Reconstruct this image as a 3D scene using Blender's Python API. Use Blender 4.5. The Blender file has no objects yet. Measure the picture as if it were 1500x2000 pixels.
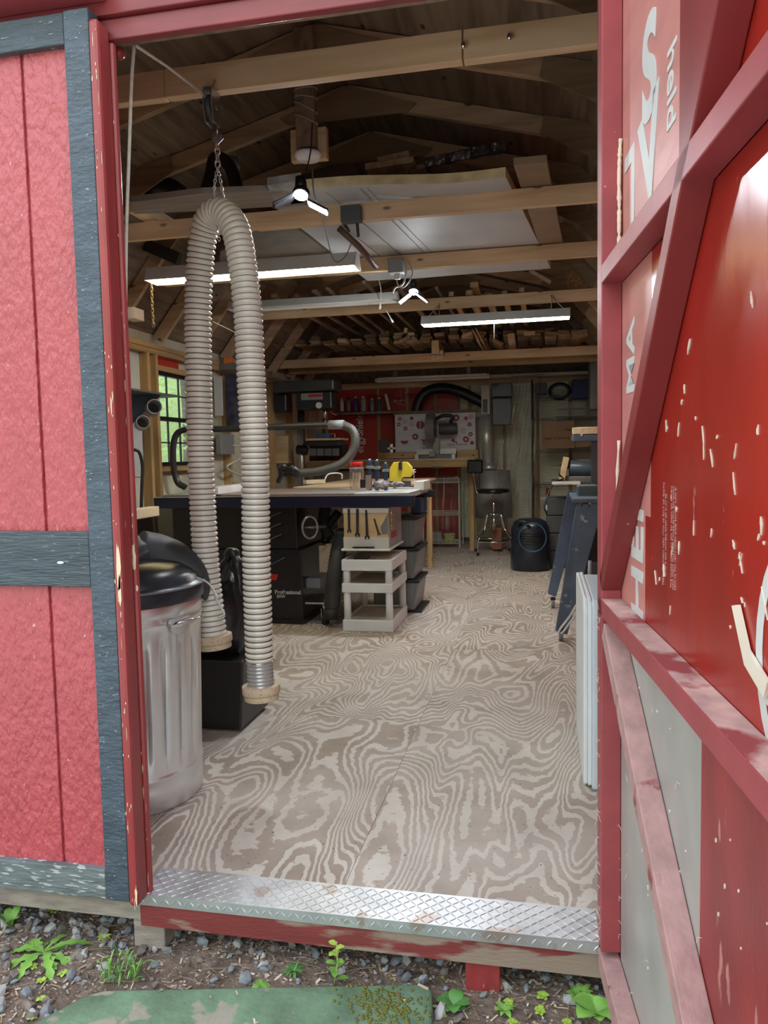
import bpy, bmesh, math, random
from mathutils import Vector, Matrix, Euler, noise
random.seed(7)
R = math.radians
SC = bpy.context.scene
COL = SC.collection

# ---------------------------------------------------------------- camera, world, exposure
CAMLOC = Vector((0, -1.75, 1.12))
RIGHT = Vector((0.97868, -0.00544, -0.20532))      # world X seen in camera axes (x right, y down, z forward)
_D = Vector((0.19607, 0.22, 0)); FPX = 1500.0
def _frame():
    down = Vector((416, 20200, FPX)).normalized()
    dep = Vector((312, -110, FPX)); dep = (dep - dep.dot(down) * down).normalized()
    right = down.cross(dep)
    return right, dep, down
_r, _d, _dn = _frame()
W2 = Matrix((_r, _d, -_dn))                          # world = W2 @ cam
cam_x = W2 @ Vector((1, 0, 0)); cam_y = W2 @ Vector((0, 1, 0)); cam_z = W2 @ Vector((0, 0, 1))
cd = bpy.data.cameras.new('camera'); cam = bpy.data.objects.new('camera', cd); COL.objects.link(cam)
m = Matrix((cam_x, -cam_y, -cam_z)).transposed().to_4x4(); m.translation = CAMLOC
cam.matrix_world = m
cd.sensor_fit = 'HORIZONTAL'; cd.sensor_width = 36; cd.lens = 36 * FPX / 1500; cd.clip_start = 0.05; cd.clip_end = 200
SC.camera = cam
vs = SC.view_settings; vs.view_transform = 'Standard'; vs.look = 'None'; vs.gamma = 1; vs.use_curve_mapping = False; vs.exposure = 0.45
try: SC.cycles.max_bounces = 12; SC.cycles.diffuse_bounces = 6; SC.cycles.transparent_max_bounces = 24
except Exception: pass

world = bpy.data.worlds.new('world'); SC.world = world; world.use_nodes = True
nt = world.node_tree; nt.nodes.clear()
def N(nt, t, **k):
    n = nt.nodes.new(t)
    for a, b in k.items(): setattr(n, a, b)
    return n
tc = N(nt, 'ShaderNodeTexCoord'); sp = N(nt, 'ShaderNodeSeparateXYZ'); nt.links.new(tc.outputs['Generated'], sp.inputs[0])
nz = N(nt, 'ShaderNodeTexNoise'); nz.inputs['Scale'].default_value = 9; nz.inputs['Detail'].default_value = 8; nt.links.new(tc.outputs['Generated'], nz.inputs['Vector'])
ad = N(nt, 'ShaderNodeMath', operation='MULTIPLY_ADD'); nt.links.new(nz.outputs['Fac'], ad.inputs[0]); ad.inputs[1].default_value = 0.5; nt.links.new(sp.outputs['Z'], ad.inputs[2])
cr = N(nt, 'ShaderNodeValToRGB'); nt.links.new(ad.outputs[0], cr.inputs[0])
cr.color_ramp.elements[0].position = 0.18; cr.color_ramp.elements[0].color = (.16, .18, .11, 1)
cr.color_ramp.elements[1].position = 0.85; cr.color_ramp.elements[1].color = (.95, 1.0, 1.10, 1)
for p_, c_ in ((.24, (.19, .24, .13, 1)), (.38, (.32, .44, .20, 1)), (.48, (.62, .74, .52, 1)), (.56, (.90, .97, 1.02, 1))):
    e = cr.color_ramp.elements.new(p_); e.color = c_
bgn = N(nt, 'ShaderNodeBackground'); bgn.inputs['Strength'].default_value = 1.75; nt.links.new(cr.outputs[0], bgn.inputs[0])
wo = N(nt, 'ShaderNodeOutputWorld'); nt.links.new(bgn.outputs[0], wo.inputs[0])
sd = bpy.data.lights.new('sun', 'SUN'); sd.energy = 0.4; sd.angle = R(60); sd.color = (1, .97, .93)
so = bpy.data.objects.new('sun', sd); COL.objects.link(so); so.rotation_euler = (R(48), 0, R(-12)); so.location = (0, -6, 8)

def at(px, py, Y):
    c = W2 @ Vector((px - 750, py - 1000, FPX)); return CAMLOC + c * ((Y - CAMLOC.y) / c.y)
def atx(px, py, X):
    c = W2 @ Vector((px - 750, py - 1000, FPX)); return CAMLOC + c * ((X - CAMLOC.x) / c.x)
def atz(px, py, Z):
    c = W2 @ Vector((px - 750, py - 1000, FPX)); return CAMLOC + c * ((Z - CAMLOC.z) / c.z)

# ---------------------------------------------------------------- materials
MATS = {}
def newmat(name):
    m = bpy.data.materials.new(name); m.use_nodes = True
    b = m.node_tree.nodes['Principled BSDF']; return m, m.node_tree, b
def mat(name, col, rough=.5, metal=0., var=.12, vs_=6., bump=0., bscale=60., spec=.5, trans=0., emit=None, es=0., speck=None, speckt=.7, specks=40., stretch=(1, 1, 1), sdet=3):
    if name in MATS: return MATS[name]
    m, t, b = newmat(name); L = t.links
    b.inputs['Roughness'].default_value = rough; b.inputs['Metallic'].default_value = metal
    b.inputs['Specular IOR Level'].default_value = spec
    tc = N(t, 'ShaderNodeTexCoord'); mp = N(t, 'ShaderNodeMapping'); mp.inputs['Scale'].default_value = stretch; L.new(tc.outputs['Object'], mp.inputs[0])
    col4 = (*col, 1); cur = None
    nz = N(t, 'ShaderNodeTexNoise'); nz.inputs['Scale'].default_value = vs_; nz.inputs['Detail'].default_value = 5; L.new(mp.outputs[0], nz.inputs['Vector'])
    r = N(t, 'ShaderNodeValToRGB'); L.new(nz.outputs['Fac'], r.inputs[0])
    r.color_ramp.elements[0].position = .3; r.color_ramp.elements[1].position = .7
    r.color_ramp.elements[0].color = (*[c * (1 - var) for c in col], 1); r.color_ramp.elements[1].color = (*[min(1, c * (1 + var)) for c in col], 1)
    cur = r.outputs[0]
    if speck:
        n2 = N(t, 'ShaderNodeTexNoise'); n2.inputs['Scale'].default_value = specks; n2.inputs['Detail'].default_value = sdet; L.new(mp.outputs[0], n2.inputs['Vector'])
        r2 = N(t, 'ShaderNodeValToRGB'); r2.color_ramp.elements[0].position = speckt - .02; r2.color_ramp.elements[1].position = speckt + .02; L.new(n2.outputs['Fac'], r2.inputs[0])
        mx = N(t, 'ShaderNodeMix', data_type='RGBA'); L.new(r2.outputs[0], mx.inputs['Factor']); L.new(cur, mx.inputs[6]); mx.inputs[7].default_value = (*speck, 1); cur = mx.outputs[2]
    L.new(cur, b.inputs['Base Color'])
    if bump:
        n3 = N(t, 'ShaderNodeTexNoise'); n3.inputs['Scale'].default_value = bscale; n3.inputs['Detail'].default_value = 4; L.new(mp.outputs[0], n3.inputs['Vector'])
        bp = N(t, 'ShaderNodeBump'); bp.inputs['Strength'].default_value = bump; bp.inputs['Distance'].default_value = .01; L.new(n3.outputs['Fac'], bp.inputs['Height']); L.new(bp.outputs[0], b.inputs['Normal'])
    if trans: b.inputs['Transmission Weight'].default_value = trans
    if emit: b.inputs['Emission Color'].default_value = (*emit, 1); b.inputs['Emission Strength'].default_value = es
    MATS[name] = m; return m
def wood(name, c1, c2, axis='x', rough=.65, knots=True, scale=1.):
    if name in MATS: return MATS[name]
    m, t, b = newmat(name); L = t.links; b.inputs['Roughness'].default_value = rough; b.inputs['Specular IOR Level'].default_value = .25
    tc = N(t, 'ShaderNodeTexCoord'); mp = N(t, 'ShaderNodeMapping')
    s = {'x': (1.2, 14, 14), 'y': (14, 1.2, 14), 'z': (14, 14, 1.2)}[axis]; mp.inputs['Scale'].default_value = tuple(v * scale for v in s)
    L.new(tc.outputs['Object'], mp.inputs[0])
    nz = N(t, 'ShaderNodeTexNoise'); nz.inputs['Scale'].default_value = 1.3; nz.inputs['Detail'].default_value = 6; nz.inputs['Distortion'].default_value = .6; L.new(mp.outputs[0], nz.inputs['Vector'])
    r = N(t, 'ShaderNodeValToRGB'); L.new(nz.outputs['Fac'], r.inputs[0])
    r.color_ramp.elements[0].position = .35; r.color_ramp.elements[0].color = (*c2, 1); r.color_ramp.elements[1].position = .62; r.color_ramp.elements[1].color = (*c1, 1)
    cur = r.outputs[0]
    big = N(t, 'ShaderNodeTexNoise'); big.inputs['Scale'].default_value = 1.1; L.new(tc.outputs['Object'], big.inputs['Vector'])
    mr = N(t, 'ShaderNodeMapRange'); mr.inputs[1].default_value = .3; mr.inputs[2].default_value = .7; mr.inputs[3].default_value = .7; mr.inputs[4].default_value = 1.2; L.new(big.outputs['Fac'], mr.inputs[0])
    vm = N(t, 'ShaderNodeVectorMath', operation='SCALE'); L.new(cur, vm.inputs[0]); L.new(mr.outputs[0], vm.inputs['Scale']); cur = vm.outputs[0]
    if knots:
        m2 = N(t, 'ShaderNodeMapping'); m2.inputs['Scale'].default_value = {'x': (4, 9, 9), 'y': (9, 4, 9), 'z': (9, 9, 4)}[axis]; L.new(tc.outputs['Object'], m2.inputs[0])
        vo = N(t, 'ShaderNodeTexVoronoi'); vo.inputs['Scale'].default_value = 1.; L.new(m2.outputs[0], vo.inputs['Vector'])
        r2 = N(t, 'ShaderNodeValToRGB'); r2.color_ramp.elements[0].position = .06; r2.color_ramp.elements[0].color = (1, 1, 1, 1); r2.color_ramp.elements[1].position = .13; r2.color_ramp.elements[1].color = (0, 0, 0, 1); L.new(vo.outputs['Distance'], r2.inputs[0])
        mx = N(t, 'ShaderNodeMix', data_type='RGBA'); L.new(r2.outputs[0], mx.inputs['Factor']); L.new(cur, mx.inputs[6]); mx.inputs[7].default_value = (*[c * .28 for c in c2], 1); cur = mx.outputs[2]
    L.new(cur, b.inputs['Base Color']); MATS[name] = m; return m

PINE = ((.78, .58, .36), (.62, .42, .23)); AGED = ((.58, .42, .27), (.42, .29, .17))
w_joist = wood('pine joist wood', *PINE, 'x'); w_raf = wood('aged rafter wood', *AGED, 'x'); w_stud = wood('pine stud wood', (.52, .36, .18), (.38, .24, .11), 'z')
w_studx = wood('pine plate wood', (.50, .34, .17), (.36, .23, .11), 'y')
w_len = wood('offcut wood', (.55, .40, .24), (.36, .24, .13), 'y', knots=False); w_pale = wood('pale offcut wood', (.80, .66, .45), (.64, .49, .3), 'y', knots=False)
w_dark = wood('dark offcut wood', (.28, .20, .14), (.17, .12, .085), 'y', knots=False)
w_ply = wood('birch ply', (.62, .48, .30), (.50, .36, .2), 'x', knots=False); w_bench = wood('bench wood', (.45, .31, .15), (.33, .21, .1), 'x')
w_sheath = wood('roof sheathing wood', (.26, .20, .14), (.15, .11, .075), 'y')
osb = mat('oriented strand board', (.34, .21, .10), .8, var=.45, vs_=40, bump=.2)
redp = mat('red siding paint', (.44, .068, .085), .40, var=.08, vs_=3, bump=1., bscale=34, spec=.8, stretch=(2.2, 2.2, 1.0), speck=(.66, .36, .34), speckt=.74, specks=60)
redtrim = mat('red trim paint', (.30, .045, .048), .32, var=.12, vs_=8, bump=.1, speck=(.66, .40, .32), speckt=.74, specks=9, stretch=(5, 5, 1))
redhdr = mat('red header paint', (.22, .035, .04), .35, var=.2, vs_=5, stretch=(1, 6, 6))
redframe = mat('red door frame paint', (.23, .03, .03), .45, var=.15, vs_=7, speck=(.55, .36, .30), speckt=.78, specks=55)
pinkframe = mat('dusty red frame paint with sky sheen', (.33, .06, .07), .45, var=.15, vs_=10, speck=(.62, .42, .38), speckt=.76, specks=45)  # pinker than the plain frame red: sky reflection is put into the base colour
dusty = mat('dusty pink rail top', (.42, .25, .245), .8, var=.16, vs_=24, bump=.3, bscale=60, speck=(.26, .07, .07), speckt=.62, specks=11, sdet=8)
navy = mat('blue grey trim paint', (.055, .08, .11), .42, var=.25, vs_=14, bump=.45, bscale=60, stretch=(1, 1, 2.2), speck=(.30, .33, .33), speckt=.70, specks=90)
navyx = mat('blue grey rail paint', (.05, .072, .09), .42, var=.25, vs_=14, bump=.5, bscale=50, stretch=(.5, 1, 4), speck=(.32, .34, .34), speckt=.71, specks=60)
navyw = mat('weathered grey rail paint', (.13, .16, .17), .7, var=.35, vs_=18, bump=.4, bscale=50, stretch=(.6, 1, 3), speck=(.40, .42, .42), speckt=.60, specks=50)
rimwood = mat('worn red rim paint', (.20, .035, .035), .6, var=.25, vs_=6, speck=(.29, .22, .18), speckt=.50, specks=4, stretch=(.7, 1, 3), sdet=8, bump=.2)
rimgrey = mat('weathered grey timber', (.30, .26, .23), .85, var=.25, vs_=14, stretch=(1, 1, 4), bump=.3)
black = mat('black plastic', (.018, .018, .020), .4); blackm = mat('black satin metal', (.012, .012, .014), .35, var=.2)
rubber = mat('black rubber', (.02, .02, .02), .7); chrome = mat('chrome', (.75, .75, .77), .12, 1.); steel = mat('brushed steel', (.50, .51, .53), .28, 1., var=.15, vs_=30, stretch=(6, 6, .6))
galv = mat('galvanized steel', (.80, .82, .84), .30, .8, var=.10, vs_=5, bump=.05, bscale=20)
white = mat('white plastic', (.80, .84, .86), .45, var=.05); dustywhite = mat('dusty white plastic', (.52, .49, .41), .7, var=.2, vs_=12)
offwhite = mat('off white enamel', (.62, .62, .58), .4, var=.06); grey = mat('grey plastic', (.22, .23, .24), .5); dgrey = mat('dark grey paint', (.06, .065, .07), .5)
red = mat('bright red plastic', (.60, .02, .02), .4); yellow = mat('yellow plastic', (.62, .47, .03), .5, var=.15); blue = mat('dark blue paint', (.02, .05, .12), .45)
bluestand = mat('blue grey stand paint', (.085, .12, .19), .42, var=.35, vs_=5, speck=(.30, .34, .40), speckt=.68, specks=12)
iron = mat('cast iron', (.20, .19, .18), .4, .6, var=.2); cardboard = mat('cardboard', (.34, .21, .12), .8, var=.08)
mdf = mat('speckled chipboard', (.60, .47, .34), .85, var=.12, vs_=20, speck=(.42, .30, .2), speckt=.62, specks=150)
foamw = mat('white foam board', (.52, .54, .55), .6, var=.08, vs_=3); foamy = mat('yellow foam edge', (.70, .60, .34), .85, var=.2, vs_=14, bump=.3)
foilblk = mat('crinkled dark foil', (.18, .18, .19), .25, .7, var=.7, vs_=30, bump=1., bscale=40)
redfoam = mat('red foil insulation', (.50, .045, .03), .35, var=.15, vs_=2.5)
cream = mat('cream insulation', (.6, .6, .48), .7, var=.15, vs_=5, bump=.1)
ropem = mat('off white rope', (.68, .66, .58), .8, var=.15, vs_=60); orange = mat('orange plastic', (.75, .20, .04), .5)
duct = mat('dusty black duct', (.055, .06, .068), .55, var=.5, vs_=7, bump=.25, bscale=12, speck=(.22, .23, .24), speckt=.60, specks=4)
lidm = mat('glossy black lid', (.022, .025, .034), .28, var=.3, vs_=6)
glow_w = mat('warm lit tube', (1, .9, .6), .5, emit=(1., .84, .45), es=15); glow_c = mat('cool lit tube', (1, 1, 1), .5, emit=(1., .95, .85), es=50)
glow_l = mat('lit led panel', (1, 1, 1), .5, emit=(.88, .95, 1.), es=650); glow_l2 = mat('lit led side panel', (1, 1, 1), .5, emit=(.88, .95, 1.), es=230)
hosem = mat('beige hose wall', (.76, .73, .66), .22, var=.10, vs_=6, spec=.6); hosew = mat('hose wire', (.10, .085, .065), .4)
hosec = mat('bare hose end', (.42, .42, .42), .3, .35, var=.2)

def glassy(name, tint=(1, 1, 1), gl=.15, rough=.08, alpha=.8, bump=0):
    m = bpy.data.materials.new(name); m.use_nodes = True; t = m.node_tree; t.nodes.clear()
    tr = N(t, 'ShaderNodeBsdfTransparent'); tr.inputs[0].default_value = (*tint, 1)
    g = N(t, 'ShaderNodeBsdfGlossy'); g.inputs['Roughness'].default_value = rough
    d = N(t, 'ShaderNodeBsdfDiffuse'); d.inputs[0].default_value = (*[.55 * c for c in tint], 1)
    m1 = N(t, 'ShaderNodeMixShader'); m1.inputs[0].default_value = gl; t.links.new(d.outputs[0], m1.inputs[1]); t.links.new(g.outputs[0], m1.inputs[2])
    m1.inputs[0].default_value = .6
    m2 = N(t, 'ShaderNodeMixShader'); fr = N(t, 'ShaderNodeLayerWeight'); fr.inputs[0].default_value = .5; pw = N(t, 'ShaderNodeMath', operation='POWER'); pw.inputs[1].default_value = 3.5; t.links.new(fr.outputs['Facing'], pw.inputs[0]); pm = N(t, 'ShaderNodeMath', operation='MULTIPLY'); pm.inputs[1].default_value = .55; t.links.new(pw.outputs[0], pm.inputs[0])
    ma = N(t, 'ShaderNodeMath', operation='ADD'); ma.use_clamp = True; t.links.new(pm.outputs[0], ma.inputs[0]); ma.inputs[1].default_value = 1 - alpha
    t.links.new(ma.outputs[0], m2.inputs[0]); t.links.new(tr.outputs[0], m2.inputs[1]); t.links.new(m1.outputs[0], m2.inputs[2])
    if bump:
        tcx = N(t, 'ShaderNodeTexCoord'); n3 = N(t, 'ShaderNodeTexNoise'); n3.inputs['Scale'].default_value = 9; n3.inputs['Detail'].default_value = 5; t.links.new(tcx.outputs['Object'], n3.inputs['Vector'])
        mpx = N(t, 'ShaderNodeMapping'); mpx.inputs['Scale'].default_value = (16, 16, 2.2); t.links.new(tcx.outputs['Object'], mpx.inputs[0]); n4 = N(t, 'ShaderNodeTexNoise'); n4.inputs['Scale'].default_value = 1.; n4.inputs['Detail'].default_value = 6; n4.inputs['Distortion'].default_value = 1.2; t.links.new(mpx.outputs[0], n4.inputs['Vector']); mr_ = N(t, 'ShaderNodeMapRange'); mr_.inputs[1].default_value = .54; mr_.inputs[2].default_value = .70; mr_.inputs[3].default_value = 1 - alpha; mr_.inputs[4].default_value = .75; t.links.new(n4.outputs['Fac'], mr_.inputs[0]); t.links.new(mr_.outputs[0], ma.inputs[1])
        bp = N(t, 'ShaderNodeBump'); bp.inputs['Strength'].default_value = bump * .5; bp.inputs['Distance'].default_value = .03; t.links.new(n3.outputs['Fac'], bp.inputs['Height']); t.links.new(bp.outputs[0], g.inputs['Normal']); t.links.new(bp.outputs[0], fr.inputs['Normal'])
    o = N(t, 'ShaderNodeOutputMaterial'); t.links.new(m2.outputs[0], o.inputs[0]); MATS[name] = m; return m
glass = glassy('window glass', (.93, .97, .95), alpha=.97); film = glassy('clear plastic film', (.97, .98, .98), rough=.15, alpha=.92, bump=1.); jarm = glassy('clear jar', (.95, .9, .88), alpha=.8)

def floor_material():
    m, t, b = newmat('worn plywood floor'); L = t.links; b.inputs['Roughness'].default_value = .6; b.inputs['Specular IOR Level'].default_value = .3
    tc = N(t, 'ShaderNodeTexCoord'); at_ = N(t, 'ShaderNodeAttribute', attribute_name='sheet')
    a1 = N(t, 'ShaderNodeVectorMath', operation='ADD'); L.new(tc.outputs['Object'], a1.inputs[0]); L.new(at_.outputs['Color'], a1.inputs[1])
    # offset per sheet is large so that the figure breaks at every joint
    sc_ = N(t, 'ShaderNodeVectorMath', operation='SCALE'); L.new(at_.outputs['Color'], sc_.inputs[0]); sc_.inputs['Scale'].default_value = 37.
    a2 = N(t, 'ShaderNodeVectorMath', operation='ADD'); L.new(tc.outputs['Object'], a2.inputs[0]); L.new(sc_.outputs[0], a2.inputs[1])
    mp = N(t, 'ShaderNodeMapping'); mp.inputs['Scale'].default_value = (1.9, .62, 1); L.new(a2.outputs[0], mp.inputs[0])
    n1 = N(t, 'ShaderNodeTexNoise'); n1.inputs['Scale'].default_value = 1.35; n1.inputs['Detail'].default_value = 2.2; n1.inputs['Roughness'].default_value = .42; n1.inputs['Distortion'].default_value = .5; L.new(mp.outputs[0], n1.inputs['Vector'])
    jag = N(t, 'ShaderNodeTexNoise'); jag.inputs['Scale'].default_value = 30; jag.inputs['Detail'].default_value = 7; L.new(a2.outputs[0], jag.inputs['Vector'])
    h = N(t, 'ShaderNodeMath', operation='MULTIPLY_ADD'); L.new(n1.outputs['Fac'], h.inputs[0]); h.inputs[1].default_value = 36.
    jm = N(t, 'ShaderNodeMath', operation='MULTIPLY'); L.new(jag.outputs['Fac'], jm.inputs[0]); jm.inputs[1].default_value = .85; L.new(jm.outputs[0], h.inputs[2])
    pp = N(t, 'ShaderNodeMath', operation='PINGPONG'); L.new(h.outputs[0], pp.inputs[0]); pp.inputs[1].default_value = .5
    r = N(t, 'ShaderNodeValToRGB'); L.new(pp.outputs[0], r.inputs[0]); E_ = r.color_ramp.elements
    E_[0].position = .19; E_[0].color = (0, 0, 0, 1); E_[1].position = .25; E_[1].color = (1, 1, 1, 1)
    # worn patches where the figure fades
    wn = N(t, 'ShaderNodeTexNoise'); wn.inputs['Scale'].default_value = 1.6; wn.inputs['Detail'].default_value = 5; L.new(a2.outputs[0], wn.inputs['Vector'])
    wr = N(t, 'ShaderNodeMapRange'); L.new(wn.outputs['Fac'], wr.inputs[0]); wr.inputs[1].default_value = .35; wr.inputs[2].default_value = .68; wr.inputs[3].default_value = .82; wr.inputs[4].default_value = .45
    f_ = N(t, 'ShaderNodeMath', operation='MULTIPLY'); L.new(r.outputs[0], f_.inputs[0]); L.new(wr.outputs[0], f_.inputs[1])
    dk = N(t, 'ShaderNodeTexNoise'); dk.inputs['Scale'].default_value = 5; dk.inputs['Detail'].default_value = 8; L.new(tc.outputs['Object'], dk.inputs['Vector'])
    lr = N(t, 'ShaderNodeValToRGB'); L.new(dk.outputs['Fac'], lr.inputs[0]); lr.color_ramp.elements[0].position = .3; lr.color_ramp.elements[0].color = (.50, .46, .41, 1); lr.color_ramp.elements[1].position = .65; lr.color_ramp.elements[1].color = (.62, .58, .53, 1)
    br = N(t, 'ShaderNodeValToRGB'); L.new(dk.outputs['Fac'], br.inputs[0]); br.color_ramp.elements[0].position = .3; br.color_ramp.elements[0].color = (.20, .14, .10, 1); br.color_ramp.elements[1].position = .7; br.color_ramp.elements[1].color = (.32, .235, .18, 1)
    mx = N(t, 'ShaderNodeMix', data_type='RGBA'); L.new(f_.outputs[0], mx.inputs['Factor']); L.new(lr.outputs[0], mx.inputs[6]); L.new(br.outputs[0], mx.inputs[7])
    # grey trodden grime and dust
    gn = N(t, 'ShaderNodeTexNoise'); gn.inputs['Scale'].default_value = 2.3; gn.inputs['Detail'].default_value = 9; gn.inputs['Roughness'].default_value = .7; L.new(tc.outputs['Object'], gn.inputs['Vector'])
    gr = N(t, 'ShaderNodeMapRange'); L.new(gn.outputs['Fac'], gr.inputs[0]); gr.inputs[1].default_value = .5; gr.inputs[2].default_value = .75; gr.inputs[3].default_value = 0; gr.inputs[4].default_value = .5
    m3 = N(t, 'ShaderNodeMix', data_type='RGBA'); L.new(gr.outputs[0], m3.inputs['Factor']); L.new(mx.outputs[2], m3.inputs[6]); m3.inputs[7].default_value = (.44, .40, .385, 1)
    sn = N(t, 'ShaderNodeTexNoise'); sn.inputs['Scale'].default_value = 95; sn.inputs['Detail'].default_value = 3; L.new(tc.outputs['Object'], sn.inputs['Vector'])
    sr = N(t, 'ShaderNodeValToRGB'); sr.color_ramp.elements[0].position = .69; sr.color_ramp.elements[1].position = .72; L.new(sn.outputs['Fac'], sr.inputs[0])
    m4 = N(t, 'ShaderNodeMix', data_type='RGBA'); L.new(sr.outputs[0], m4.inputs['Factor']); L.new(m3.outputs[2], m4.inputs[6]); m4.inputs[7].default_value = (.10, .075, .06, 1)
    L.new(m4.outputs[2], b.inputs['Base Color'])
    bp = N(t, 'ShaderNodeBump'); bp.inputs['Strength'].default_value = .25; bp.inputs['Distance'].default_value = .003; L.new(r.outputs[0], bp.inputs['Height']); L.new(bp.outputs[0], b.inputs['Normal'])
    MATS['floor'] = m; return m
floorm = floor_material()

# ---------------------------------------------------------------- mesh builder
class MB:
    def __init__(s): s.bm = bmesh.new(); s.mi = 0; s.sm = False
    def _f(s, vs_):
        try:
            f = s.bm.faces.new(vs_); f.material_index = s.mi; f.smooth = s.sm; return f
        except ValueError: return None
    def box(s, x0, x1, y0, y1, z0, z1):
        x0, x1 = min(x0, x1), max(x0, x1); y0, y1 = min(y0, y1), max(y0, y1); z0, z1 = min(z0, z1), max(z0, z1)
        v = [s.bm.verts.new(p) for p in ((x0, y0, z0), (x1, y0, z0), (x1, y1, z0), (x0, y1, z0), (x0, y0, z1), (x1, y0, z1), (x1, y1, z1), (x0, y1, z1))]
        for q in ((3, 2, 1, 0), (4, 5, 6, 7), (0, 1, 5, 4), (1, 2, 6, 5), (2, 3, 7, 6), (3, 0, 4, 7)): s._f([v[i] for i in q])
        return s
    def ob(s, c, size, rot=(0, 0, 0)):
        M = Matrix.Translation(c) @ Euler(rot).to_matrix().to_4x4(); n = len(s.bm.verts)
        a, b, d = [k / 2 for k in size]; s.box(-a, a, -b, b, -d, d); s.bm.verts.ensure_lookup_table()
        for v in s.bm.verts[n:]: v.co = M @ v.co
        return s
    def beam(s, p0, p1, w, h, up=(0, 0, 1)):
        p0 = Vector(p0); p1 = Vector(p1); d = (p1 - p0).normalized(); side = d.cross(Vector(up)).normalized(); u = side.cross(d)
        v = [s.bm.verts.new(p + side * a * w / 2 + u * b * h / 2) for p in (p0, p1) for a, b in ((-1, -1), (1, -1), (1, 1), (-1, 1))]
        for q in ((0, 1, 2, 3), (7, 6, 5, 4), (0, 4, 5, 1), (1, 5, 6, 2), (2, 6, 7, 3), (3, 7, 4, 0)): s._f([v[i] for i in q])
        return s
    def tube(s, pts, r, n=10, cap=True, closed=False, matf=None):
        pts = [Vector(p) for p in pts]; s.sm = True; rs = r if isinstance(r, (list, tuple)) else [r] * len(pts); K = len(pts)
        t0 = (pts[1] - pts[0]).normalized(); up = Vector((0, 0, 1)) if abs(t0.z) < .9 else Vector((0, 1, 0)); nn = (up - up.dot(t0) * t0).normalized(); rings = []
        for i, p in enumerate(pts):
            a = pts[(i - 1) % K] if (closed or i > 0) else p; b = pts[(i + 1) % K] if (closed or i < K - 1) else p
            t = (b - a).normalized(); nn = (nn - nn.dot(t) * t).normalized(); bb = t.cross(nn)
            rings.append([s.bm.verts.new(p + (nn * math.cos(2 * math.pi * k / n) + bb * math.sin(2 * math.pi * k / n)) * rs[i]) for k in range(n)])
        for i in range(K if closed else K - 1):
            if matf: s.mi = matf(i)
            A, B = rings[i], rings[(i + 1) % K]
            for k in range(n): s._f((A[k], A[(k + 1) % n], B[(k + 1) % n], B[k]))
        if cap and not closed: s.sm = False; s._f(rings[0][::-1]); s._f(rings[-1])
        s.sm = False; return s
    def cyl(s, p0, p1, r0, r1=None, n=24): return s.tube([p0, p1], [r0, r0 if r1 is None else r1], n)
    def lathe(s, prof, c=(0, 0, 0), n=36, rot=None, rf=None):
        s.sm = True; c = Vector(c); M = Euler(rot).to_matrix() if rot else Matrix.Identity(3); rings = []
        for j, (r, z) in enumerate(prof):
            rings.append([s.bm.verts.new(c + M @ Vector((math.cos(2 * math.pi * k / n) * (r if not rf else rf(r, z, k)), math.sin(2 * math.pi * k / n) * (r if not rf else rf(r, z, k)), z))) for k in range(n)])
        for j in range(len(prof) - 1):
            for k in range(n): s._f((rings[j][k], rings[j][(k + 1) % n], rings[j + 1][(k + 1) % n], rings[j + 1][k]))
        s.sm = False
        if prof[0][0] > 1e-4: s._f(rings[0][::-1])
        if prof[-1][0] > 1e-4: s._f(rings[-1])
        return s
    def prism(s, pts, off):
        off = Vector(off); a = [s.bm.verts.new(p) for p in pts]; b = [s.bm.verts.new(Vector(p) + off) for p in pts]; n = len(pts)
        s._f(a[::-1]); s._f(b)
        for i in range(n): s._f((a[i], a[(i + 1) % n], b[(i + 1) % n], b[i]))
        return s
    def sph(s, c, r, n=12, sq=(1, 1, 1)):
        prof = [(max(1e-5, r * math.sin(math.pi * i / (n // 2))), -r * math.cos(math.pi * i / (n // 2))) for i in range(n // 2 + 1)]
        k = len(s.bm.verts); s.lathe(prof, (0, 0, 0), n); s.bm.verts.ensure_lookup_table()
        for v in s.bm.verts[k:]: v.co = Vector((v.co.x * sq[0], v.co.y * sq[1], v.co.z * sq[2])) + Vector(c)
        return s

WM = {}
def make(name, mb, ms, parent=None, bev=0., local=False, seg=2):
    """one mesh object; vertices are given in world space unless local"""
    bm = mb.bm; bmesh.ops.recalc_face_normals(bm, faces=bm.faces)
    if parent is not None and not local:
        inv = WM[parent.name].inverted()
        for v in bm.verts: v.co = inv @ v.co
    me = bpy.data.meshes.new(name); bm.to_mesh(me); bm.free()
    for m_ in (ms if isinstance(ms, (list, tuple)) else [ms]): me.materials.append(m_)
    o = bpy.data.objects.new(name, me); COL.objects.link(o)
    if parent is not None: o.parent = parent; WM[o.name] = WM[parent.name]
    else:
        if not local and me.vertices:
            xs = [v.co.x for v in me.vertices]; ys = [v.co.y for v in me.vertices]; zs = [v.co.z for v in me.vertices]
            c = Vector(((min(xs) + max(xs)) / 2, (min(ys) + max(ys)) / 2, min(zs)))
            me.transform(Matrix.Translation(-c)); o.location = c
        WM[o.name] = Matrix.Translation(o.location)
    if bev: b = o.modifiers.new('bevel', 'BEVEL'); b.width = bev; b.segments = seg; b.limit_method = 'ANGLE'; b.angle_limit = R(40)
    return o
def thing(name, label, cat, loc=(0, 0, 0), rz=0., group=None, kind=None):
    o = bpy.data.objects.new(name, None); COL.objects.link(o); o.empty_display_size = .05
    o.location = loc; o.rotation_euler = (0, 0, rz); WM[o.name] = Matrix.Translation(loc) @ Matrix.Rotation(rz, 4, 'Z')
    return tag(o, label, cat, group, kind)
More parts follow.
